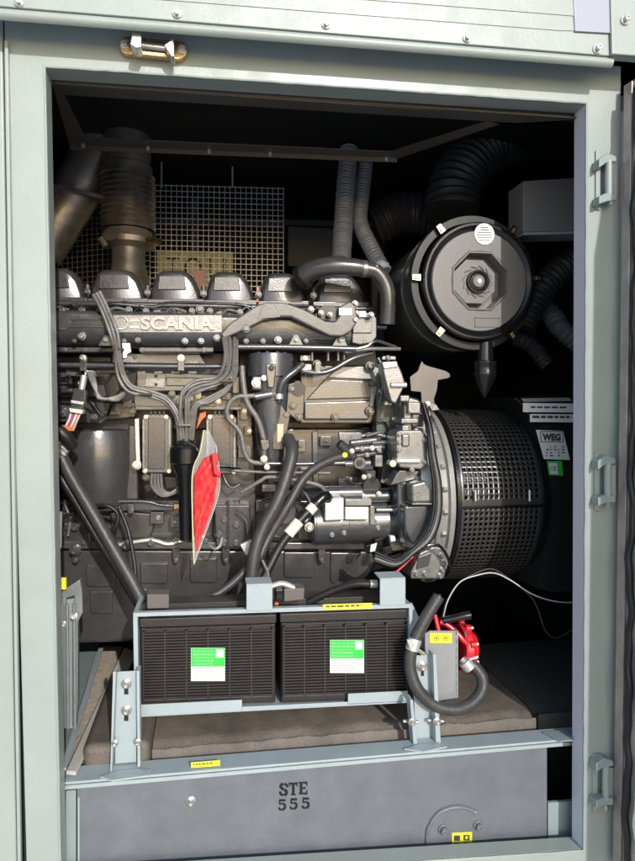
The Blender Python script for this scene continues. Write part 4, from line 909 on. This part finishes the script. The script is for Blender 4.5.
# labels
l1 = label(523, 403, 574, 412, .303, WHITE, alt, 1, .5, y0r=.35, y1r=.8, xr=(.15, .9)); label(530, 414, 577, 422, .3035, WHITE, alt, 1, .3, y0r=.2, y1r=.9, xr=(.05, .9))
MB().poly([(521, 398.5), (569, 397.5), (572, 401), (524, 402)], .3035, .001).build('label', mat('grey_label', (.25, .25, .25), .4), alt)
lw = MB().poly([(536, 430), (563, 431), (570, 460), (544, 459)], .3045, .0014).build('maker_label', WHITE, alt)
text('WEG', 542.2, 433.2, 560.6, 440.6, .3035, .0006, PRINT, lw, 'lettering', .06, .4)
q = MB()
for a, b, c, d in ((540, 431.4, 562.6, 432.1), (540.6, 441.6, 563.6, 442.3)): q.rect(a, b, c, d, .3035, .0004)
q.poly([(540, 431.4), (540.8, 431.4), (541.6, 442.3), (540.8, 442.3)], .3033, .0004); q.poly([(562, 431.6), (562.7, 431.6), (563.6, 442.3), (562.8, 442.3)], .3033, .0004); q.build('box_outline', PRINT, lw)
q = MB()
for i in range(4):
    for j in range(5):
        if random.random() < .75: x = 546+j*4; q.rect(x, 446+i*3, x+random.uniform(1, 3), 447.3+i*3, .3035, .0004)
q.build('print', PRINT, lw)
lg = MB().poly([(547, 461), (562, 461), (563, 476), (549, 475)], .304, .0014).build('check_label', GREENL, alt)
MB().poly([(549, 463), (557, 463), (558, 474), (550.5, 474)], .3035, .0006).build('white_field', WHITE, lg)
text('OK', 550.5, 466, 557, 471, .3032, .0004, PRINT, lg, 'lettering')
# red thin wires and black loom by the bell housing
tag(MB().tube([(390, 577, .38), (402, 567, .38), (412, 557, .38), (418, 551, .39)], .0038, 8).build('red_wire', RED), 'thin red wire slanting above the right battery strap', 'wire')
rl = thing('cable_bundle', W(430, 520, 0.315), 'bundle of black cables hanging down the flywheel housing', 'cable')
for k_ in range(4):
    MB().tube([(421+k_, 404, .40), (428+k_, 430, 0.335), (430+k_*1.5, 455, 0.325), (434+k_*2, 485, 0.315), (433+k_*2.2, 515, 0.305), (424+k_*2.5, 538, 0.295), (408+k_*2, 553, 0.29), (396, 560+k_*2, 0.295), (375, 552+k_*3, 0.315)], .0062, 10).build('cable', [BLKP, RUB, LOOM, BLKP][k_], rl)
MB().tube([(418, 551, 0.295), (425, 546, 0.295), (438, 545, 0.295), (447, 556, 0.305), (452, 572, 0.315)], .0045, 8).build('cable', BLKP, rl)
for a, b in ((375, 540), (384, 548), (366, 546)): MB().poly([(a, b), (a+7, b-2), (a+8, b+5), (a+1, b+7)], .41, .03).build('connector', BLKP, rl, .001)
MB().poly([(388, 557), (402, 553), (404, 562), (390, 568)], .43, .03).build('connector', BLKP, rl, .002)
MB().poly([(371, 545), (377, 543), (375, 551), (370, 552)], .40, .004).build('white_tag', WHITE, rl)
MB().poly([(390, 536), (395, 536), (396, 541), (391, 542)], .40, .02).build('cream_plug', WHITE, rl, .002)
# ================================================================== big cables and hoses in front of the engine
def hose(name, pts, r, m_, lab, cat, grp=None, corr=None): return tag(MB().tube(pts, r, 18, .01 if not corr else .003, corr=corr).build(name, m_), lab, cat, grp)
hose('coolant_hose', [(62, 458, .40), (72, 478, .39), (92, 512, .37), (114, 550, .35), (134, 585, .33), (145, 607, .31)], .0175, RUBL, 'thick black sleeved hose slanting down left of the batteries, front one', 'hose', 'slanting hoses at the left', None)
hose('coolant_hose', [(60, 476, .42), (74, 498, .41), (96, 535, .39), (118, 570, .37), (138, 604, .33)], .0125, RUB, 'thinner black hose slanting behind the thick sleeved hose at left', 'hose', 'slanting hoses at the left')
hose('looped_cable', [(60, 519, .48), (90, 507, .47), (108, 506, .46), (118, 515, .46), (113, 530, .46), (100, 532, .47), (88, 530, .47)], .006, RUB, 'thin black cable curled in a loop over the oil pan flange', 'cable')
hose('thin_cable', [(119, 507, .46), (128, 530, .45), (134, 560, .42), (136, 580, .40)], .006, RUB, 'thin black cable dropping straight beside the slanting hoses', 'cable')
hose('battery_cable', [(288, 438, .44), (292, 450, .40), (289, 468, .38), (278, 500, .36), (263, 528, .35), (255, 552, .34), (251, 584, .33)], .0185, RUBL, 'thick black sleeved cable curving down the engine middle to the left strap', 'cable', 'thick cables over the engine')
hose('battery_cable', [(370, 455, .47), (345, 456, .45), (322, 464, .43), (304, 478, .41), (288, 505, .39), (270, 535, .38), (258, 560, .36)], .0135, RUBL, 'second thick cable tucked behind the sleeved cable from the valve block', 'cable', 'thick cables over the engine')
tc = thing('tagged_cable', W(290, 530, .38), 'black starter cable wearing two cream paper tags', 'cable')
tcp = [(324, 497, .40), (316, 504, .39), (304, 516, .38), (292, 530, .37), (278, 550, .36), (262, 582, .34)]
MB().tube(tcp, .0125, 16).build('cable', RUB, tc)
MB().tube([(328, 500, .42), (326, 496, .40), (322, 498, .395), (317, 503, .39)], .0165, 16).build('boot', BLKP, tc)
CRM = mat('cream_paper', (.78, .75, .62), .5)
MB().tube([(314, 506, .388), (308.5, 512, .383)], .0155, 14).build('paper_tag', CRM, tc)
MB().tube([(299, 521.5, .377), (288, 534.5, .369)], .0165, 14).build('paper_tag', CRM, tc)
hose('drain_hose', [(130, 580, .36), (145, 596, .34), (165, 602.5, .33), (190, 602, .33), (215, 595, .34), (236, 580, .36), (252, 562, .38)], .0115, RUBL, 'black hose sagging in an arc above the left battery', 'hose')
MB().tube([(262, 560, .35), (268, 575, .34), (262, 585, .33)], .009, 10).build('p', RUB, tc).name = 'cable_tail'
# bracket bolts near cables
MB().poly([(240, 545), (252, 540), (256, 548), (246, 556)], .40, .02).build('cable_clamp', ALU, tc, .002)
# document pouch
dp = thing('document_pouch', W(205, 540, .33), 'red card in a clear plastic pouch hanging by the oil filler cap', 'pouch')
def creased(L, Rr, m_, nm, par, amp, seed, n=40, w=14):
    def at(P, t):
        k_ = t*(len(P)-1); i_ = min(int(k_), len(P)-2); f_ = k_-i_
        return W(*P[i_]).lerp(W(*P[i_+1]), f_)
    rn = random.Random(seed); ph = [rn.uniform(0, 6) for _ in range(6)]
    b = MB(); g_ = []
    for i_ in range(n+1):
        t = i_/n; a_, c_ = at(L, t), at(Rr, t); row = []
        for j_ in range(w+1):
            u = j_/w; p = a_.lerp(c_, u)
            e = math.sin(math.pi*u)
            p.y += e*amp*(abs(math.sin(9*t+6*u+ph[0]))+.6*abs(math.sin(17*t-11*u+ph[1]))+.4*math.sin(31*t+19*u+ph[2])-.8)
            row.append(b.bm.verts.new(p))
        g_.append(row)
    for i_ in range(n):
        for j_ in range(w): b.bm.faces.new((g_[i_][j_], g_[i_][j_+1], g_[i_+1][j_+1], g_[i_+1][j_]))
    o = b.build(nm, m_, par, cut=180); q = o.modifiers.new('thick', 'SOLIDIFY'); q.thickness = .0006; return o
creased([(203, 459, .360), (194, 476, .367), (193.6, 520, .358), (196, 551, .345)], [(216.5, 452, .341), (218.5, 478, .331), (214.5, 502, .327), (196.6, 552, .344)], REDP, 'red_card', dp, .0022, 3)
creased([(203, 430, .378), (199, 452, .378), (191.5, 475, .378), (191.8, 520, .366), (193.5, 564, .353)], [(209, 430, .370), (217, 447, .348), (220, 478, .337), (217, 502, .333), (194.5, 565, .352)], CLEAR, 'plastic_sleeve', dp, .0012, 3)
MB().tube([(204, 430, .371), (200, 452, .371), (192.5, 473, .371), (192.5, 520, .361), (194, 564, .347)], .0016, 6).build('sleeve_edge', mat('yellow_edge', (.75, .66, .35), .4), dp)
MB().tube([(216, 445, .344), (219.5, 476, .333), (217, 500, .329), (194, 564, .347)], .0014, 6).build('sleeve_edge', WIRE, dp)
rc_ = MB().poly([(211.5, 454), (218, 453), (218.5, 462), (216.5, 464), (217.5, 470), (221.5, 473), (220, 477.5), (214, 474), (213, 466)], .318, .02).build('red_clip', RED, dp, .002)
MB().tube([(218, 467, .36), (230, 467.5, .42), (240, 469, .47)], .004, 8).build('hanger', BLKP, dp)
MB().tube([(210, 546, .44), (215, 549, .42), (220, 546, .42), (222, 538, .44)], .004, 8).build('p', ALU, dp).name = 'hook'
# ================================================================== BATTERY TRAY AND BATTERIES
tr = thing('battery_tray', W(275, 720, .2), 'grey green steel tray and clamp frame holding two batteries', 'battery tray')
YB_ = .16
def slopeY(px, py275): return py275-(px-275)*.0
zt_ = W(138, 615, YB_).z
MB().worldpoly([W(134, 616, YB_), W(411, 606.5, YB_), W(411, 606.5, YB_)+Vector((0, .028, .0)), W(134, 616, YB_)+Vector((0, .028, 0))], (0, 0, .004)).build('top_bar', TRAY, tr, .001)
MB().poly([(134, 613), (411, 604), (411, 608), (134, 617)], YB_-.003, .004).build('top_bar_edge', TRAY, tr, .001)
MB().poly([(133, 613), (137.5, 613), (138.5, 676), (134, 676)], YB_-.001, .22).build('left_cheek', TRAY, tr, .001)
MB().poly([(409, 605), (412.5, 605), (413, 676), (410, 676)], YB_-.001, .22).build('right_cheek', TRAY, tr, .001)
bt = MB(); bt.worldpoly([W(138, 715.5, YB_), W(412, 701, YB_), W(412, 701, YB_)+Vector((0, .20, 0)), W(138, 715.5, YB_)+Vector((0, .20, 0))], (0, 0, -.004)); bt.build('shelf', TRAY, tr)
MB().poly([(140, 705), (242, 700), (242, 711), (140, 716)], YB_-.006, .004).build('front_rail', TRAY, tr, .001)
MB().poly([(242, 707), (348, 702), (348, 705), (242, 711)], YB_-.003, .004).build('front_rail', TRAY, tr, .001)
MB().poly([(348, 694), (408, 691), (408, 701), (348, 704)], YB_-.006, .004).build('front_rail', TRAY, tr, .001)
for (a, b, t_, bt_) in ((246.5, 272.5, 583, 611), (380, 405.5, 577, 606)):
    s_ = MB().poly([(a, t_+3), (b, t_+2), (b, bt_-1), (a, bt_)], YB_-.007, .004).build('strap', TRAY, tr, .001)
    p = [W(a, t_+3, YB_-.007), W(b, t_+2, YB_-.007)]
    MB().worldpoly([p[0], p[1], p[1]+Vector((0, .06, .002)), p[0]+Vector((0, .06, .002))], (0, 0, .004)).build('strap_top', TRAY, s_, .001)
MB().poly([(401, 603), (412, 603), (430, 640), (424, 650), (411, 640)], .19, .004).build('gusset', TRAY, tr, .001)
# upright brackets with slotted bolts
for bx_ in ((113, 139.5, 671, 778), (406, 437, 655, 752)):
    a, b, t_, bt_ = bx_
    if a < 200:
        u = MB().poly([(a+2, t_+1), (b-2, t_), (b-3, 762), (a+2, 764)], .115, .004).build('upright', TRAY, tr, .001)
        MB().poly([(a, t_+1), (a+3, t_+1), (a-1, bt_-8), (a-3, bt_)], .085, .034).build('upright_flange', TRAY, u, .001)
        MB().poly([(b-3, t_), (b, t_), (b+1, bt_-12), (b-2, bt_-10)], .085, .034).build('upright_flange', TRAY, u, .001)
        flat([(100, 778), (117, 772), (138, 770), (152, 771), (148, 777), (112, 782)], zr+.0075, .004).build('foot', TRAY, u, .001)
        for py in (683.5, 710): 
            MB().rect(124.2, py+2, 128.4, py+11, .1135, .002).build('slot', ENGD, u); bolt(126.5, py, .1135, 5.2, u, ZINC)
        bolt(115, 743, .084, 3.6, u, ZINC); bolt(138, 742, .084, 3.6, u, ZINC)
    else:
        u = MB().poly([(412, 656), (434, 654), (438, 740), (416, 744)], .118, .004).build('upright', TRAY, tr, .001)
        MB().poly([(410, 700), (413, 700), (418, 750), (414, 751)], .088, .034).build('upright_flange', TRAY, u, .001)
        MB().poly([(433, 654), (436, 654), (441, 745), (436, 747)], .088, .034).build('upright_flange', TRAY, u, .001)
        flat([(404, 750), (420, 745), (440, 744), (447, 748), (424, 753)], zr+.0075, .004).build('foot', TRAY, u, .001)
        MB().rect(421, 668, 424, 676, .1165, .002).build('slot', ENGD, u); bolt(422, 666, .1165, 5.0, u, ZINC); bolt(424, 692, .1165, 4, u, ZINC)
        for px, py in ((412, 722), (437, 721)):
            MB().cyl(W(px-9, py-1, .10), W(px+6, py, .10), .0045, 10).build('cross_bolt', ZINC, u); bolt(px, py, .085, 4, u, ZINC)
def battery(a, b, t_, bt_, sl, lab):
    # sl: pixel drop of the horizontals from left to right
    bt = thing('battery', W((a+b)/2, bt_, .17), lab, 'battery', 'two black batteries in the tray')
    y = .175
    def q(x, yy): return (x, yy+sl*(x-a)/(b-a))
    MB().poly([q(a+1, t_+9), q(b-1, t_+9), q(b-1, bt_), q(a+1, bt_)], y+.012, .157).build('case', BATT, bt, .004)
    l = MB().poly([q(a, t_), q(b, t_), q(b, t_+9), q(a, t_+9)], y-.002, .175).build('lid', BATT, bt, .003)
    MB().poly([q(a+4, t_+10.5), q(b-4, t_+10.5), q(b-4, t_+12), q(a+4, t_+12)], y, .006).build('rim', BATT, bt, .001)
    for i in range(6):
        x = a+12+i*(b-a-24)/5; MB().cyl(W(*q(x, t_+1), y+.06), W(*q(x, t_+1), y+.06)+Vector((0, 0, .010)), .012, 18).build('vent_cap', BATT, l)
    r = MB(); n = 23; y0_, y1_ = t_+15, bt_-9
    for i in range(n):
        yy = y0_+(y1_-y0_)*i/(n-1); h = (y1_-y0_)/(n-1)*.55
        r.poly([q(a+3, yy), q(b-3, yy), q(b-3, yy+h), q(a+3, yy+h)], y-.0, .013)
    for i in range(7):
        x = a+3+(b-a-7.5)*i/6; r.poly([q(x, y0_-2), q(x+1.6, y0_-2), q(x+1.6, y1_+3), q(x, y1_+3)], y-.0018, .015)
    r.build('ribs', BATT, bt, 0)
    MB().poly([q(a+2, bt_-7), q(b-2, bt_-7), q(b-2, bt_), q(a+2, bt_)], y-.001, .01).build('foot_ledge', BATT, bt, .002)
    x0 = a+50; s_ = sl*50/(b-a)
    lx = 191 if a < 200 else 330; ly = 648 if a < 200 else 640
    lo = MB().rect(lx, ly, lx+34, ly+33, y-.005, .0012).build('label', WHITE, bt)
    MB().rect(lx+.3, ly+.3, lx+33.7, ly+18.5, y-.0056, .0005).build('green_field', GREENL, lo)
    MB().rect(lx+25, ly+1.6, lx+32.5, ly+9.5, y-.0062, .0005).build('white_square', WHITE, lo)
    g_ = MB(); k_ = MB()
    for i in range(5):
        x = lx+2; 
        while x < lx+22:
            w = random.uniform(1.5, 4); g_.rect(x, ly+3+i*3.1, min(x+w, lx+23), ly+3.9+i*3.1, y-.0062, .0004); x += w+.8
    for i in range(5):
        x = lx+3; e = lx+random.uniform(22, 31)
        while x < e:
            w = random.uniform(1, 3.5); k_.rect(x, ly+20.5+i*2.4, min(x+w, e), ly+21.2+i*2.4, y-.0056, .0004); x += w+.8
    g_.build('white_print', mat('pale_green_ink', (.35, .75, .35), .5), lo); k_.build('grey_print', mat('grey_ink', (.3, .3, .3), .5), lo)
battery(139.5, 276.5, 619, 707, -4.5, 'left black ribbed battery, its top under the dark clamp block')
battery(280, 411, 614, 703, -4.5, 'right black ribbed battery, next to the hand pump hose')
lbk = thing('terminal_cover', W(158, 608, .2), 'grey brown terminal cover at the left battery corner', 'terminal cover')
MB().poly([(147, 594.5), (169, 594.5), (169, 608.5), (147, 609)], .20, .05).build('cover', mat('cover_grey', (.13, .115, .11), .5, 0, .3, 200), lbk, .002)
lb2 = thing('terminal_cover', W(292, 603, .22), 'dark terminal cover with white cable lug right of the left strap', 'terminal cover')
MB().poly([(284, 589), (305, 588), (304, 600), (284, 602)], .21, .05).build('cover', bpy.data.materials['cover_grey'], lb2, .003)
MB().rect(276, 590, 284, 602, .225, .05).build('cover_side', BLKP, lb2, .002)
MB().tube([(272, 586, .22), (280, 583.5, .22), (288, 585, .22), (294, 588, .22)], .0075, 10).build('cable_lug', ALU, lb2)
MB().rect(275, 603, 278.5, 605, .2, .01).build('orange_mark', ORNG, lb2)
MB().tube([(308, 602, .26), (335, 590, .24), (355, 584, .22), (370, 584, .21)], .0105, 12).build('p', RUB, lb2).name = 'battery_lead'
MB().cyl(W(370, 584, .21), W(377, 584, .21), .011, 12).build('lead_collar', ALU, lb2)
# labels on the clamp bar
label(323, 604.5, 372, 610, YB_-.0045, YEL, tr, 1, -1.6, y0r=.25, y1r=.9, xr=(.06, .98))
MB().poly([(138, 605), (246, 601), (380, 596), (405, 598), (405, 606), (138, 614)], .26, .07).build('clamp_board', BATT, tr, .002)
MB().rect(314, 597.5, 326, 599, .255, .01).build('green_mark', GREENL, tr)
# ================================================================== HAND PUMP
hpmp = thing('hand_pump', W(445, 690, .16), 'red rotary hand pump on a grey plate right of the batteries', 'hand pump')
pl_ = MB().poly([(425, 634), (430, 631), (457, 631), (457, 698), (437, 701), (425, 690)], .150, .006).build('mounting_plate', mat('pump_plate_paint', (.27, .28, .29), .4, 0, .3, 150, .08, 20), hpmp, .001)
MB().poly([(456, 631), (458, 631), (458, 698), (456, 698)], .150, .05).build('plate_flange', SAGED, pl_)
label(430, 633, 452, 643, .1487, YEL, hpmp, 0, .2)
for cx_ in (436.5, 445.5):
    q = MB(); q.tube([(cx_+2.4*math.cos(R(a)), 638+2.4*math.sin(R(a)), .1482) for a in range(0, 361, 40)], .0006, 6, .004, cap=False); q.rect(cx_-1, 637.4, cx_+1, 638.8, .148, .0004); q.build('print', PRINT, hpmp)
pc = W(462, 645, .22)
body = MB().lathe(W(458, 647, .21), (1, 0, -.06), [(0, .060), (.008, .064), (.022, .064), (.026, .060), (.030, .045), (.045, .040), (.047, .02)], 40).build('pump_body', RED, hpmp, .002, 2, cut=35)
for i in range(8):
    a = R(i*45+20); c = W(458, 647, .21)+Vector((.012, .062*math.cos(a), .062*math.sin(a)))
    MB().lathe(c, (1, 0, 0), [(0, .010), (.014, .010)], 12).build('flange_lug', RED, body)
    if i in (2, 3, 4, 5, 6): MB().cyl(c+Vector((.012, 0, 0)), c+Vector((.022, 0, 0)), .005, 6).build('flange_bolt', ZINC, body)
MB().tube([(440, 622, .185), (446, 624, .18), (456, 632, .17), (463, 640, .16), (468, 644, .158)], .0075, 12).build('crank_arm', RED, hpmp)
MB().tube([(443, 620.5, .18), (452, 619, .175), (462, 616.5, .17), (470, 615, .168)], .0095, 14, taper=1.25).build('handle_grip', BLKP, hpmp)
MB().cyl(W(466, 636, .155), W(466, 632, .150), .004, 6).build('crank_bolt', ZINC, hpmp)
MB().cyl(W(462, 659, .16), W(467, 664, .15), .013, 16).build('outlet', ZINC, hpmp)
MB().cyl(W(464, 661, .150), W(478, 657, .145), .004, 8).build('clamp_screw', ZINC, hpmp)
MB().cyl(W(435, 615, .19), W(439, 632, .17), .006, 8).build('link', RED, hpmp)
oh = thing('oil_hose', W(445, 705, .12), 'grey rubber hose looping from clamp to red hand pump', 'hose')
MB().tube([(439, 596, .13), (428, 614, .125), (417, 635, .12), (411, 652, .115), (410.5, 670, .11), (418, 690, .10), (434, 705, .095), (455, 709.5, .095), (472, 703, .105), (482, 690, .12), (482, 677, .135), (474, 666, .15), (468, 662, .155)], .0158, 22).build('hose', RUBL, oh)
MB().tube([(439.8, 594.5, .131), (438.8, 596.5, .13)], .0045, 16).build('bore', ENGD, oh)
MB().tube([(415, 638.5, .119), (411.8, 650, .1155)], .0178, 20).build('hose_clamp', ALU, oh)
MB().cyl(W(415, 648, .105), W(424, 654, .105), .005, 8).build('clamp_screw', ZINC, oh)
MB().poly([(407, 640), (412, 639), (416, 648), (411, 651)], .10, .006).build('clamp_tab', ALU, oh)
MB().tube([(464, 661, .152), (470, 668, .148)], .0178, 20).build('hose_clamp', ALU, oh)
# white cables from the pump area to the right
for pts, lab in (([(443, 618, .24), (448, 600, .24), (460, 582, .24), (478, 575, .24), (494, 573, .24), (510, 580, .24), (534, 595, .24), (560, 602, .24), (590, 602, .24)], 'upper thin grey cable arching right below the alternator'),
                 ([(441, 620, .25), (446, 602, .25), (458, 584, .25), (476, 573, .25), (492, 569, .25), (508, 578, .25), (530, 596, .25), (538, 610, .25), (545, 630, .25), (556, 638, .25), (575, 628, .25)], 'lower thin cable drooping in a loop at the right doorway edge')):
    hose('thin_cable', pts, .0019, WIRE if 'upper' in lab else RUBL, lab, 'cable', 'thin cables under the alternator')
# ================================================================== left bracket (fan guard upright)
lbk = thing('pressed_bracket', W(70, 730, .12), 'galvanised pressed steel bracket with yellow tag just inside the left jamb', 'bracket')
gm = mat('bracket_steel', (.26, .28, .28), .35, .4, .3, 240, .15, 20)
MB().poly([(60, 592), (80, 579), (82, 592), (83, 612), (78, 622), (78, 700), (76, 728), (72, 728), (72, 625), (74, 615), (74, 596), (68, 598), (60, 600)], .14, .02).build('outer_flange', gm, lbk, .003)
MB().poly([(59, 598), (66, 598), (67, 640), (68, 728), (60, 728)], .13, .01).build('inner_flange', gm, lbk, .003)
MB().poly([(64, 600), (76, 598), (76, 728), (64, 728)], .16, .004).build('web', SAGED, lbk)
for x_ in (62, 67, 74): MB().tube([(x_, 604, .128), (x_+.5, 660, .128), (x_+1, 728, .128)], .004, 8).build('rib', gm, lbk)
bolt(74, 616, .13, 4, lbk, ALU); bolt(64, 624, .128, 3, lbk, ALU)
MB().rect(59.5, 578, 66, 590, .125, .01).build('yellow_tag', YEL, lbk, .002)
MB().poly([(45, 512), (61.5, 512), (61, 548), (45, 552)], .3, .01).build('white_strip', WHITE, lbk)
for o in bpy.data.objects:
    if '_w' in o: del o['_w']
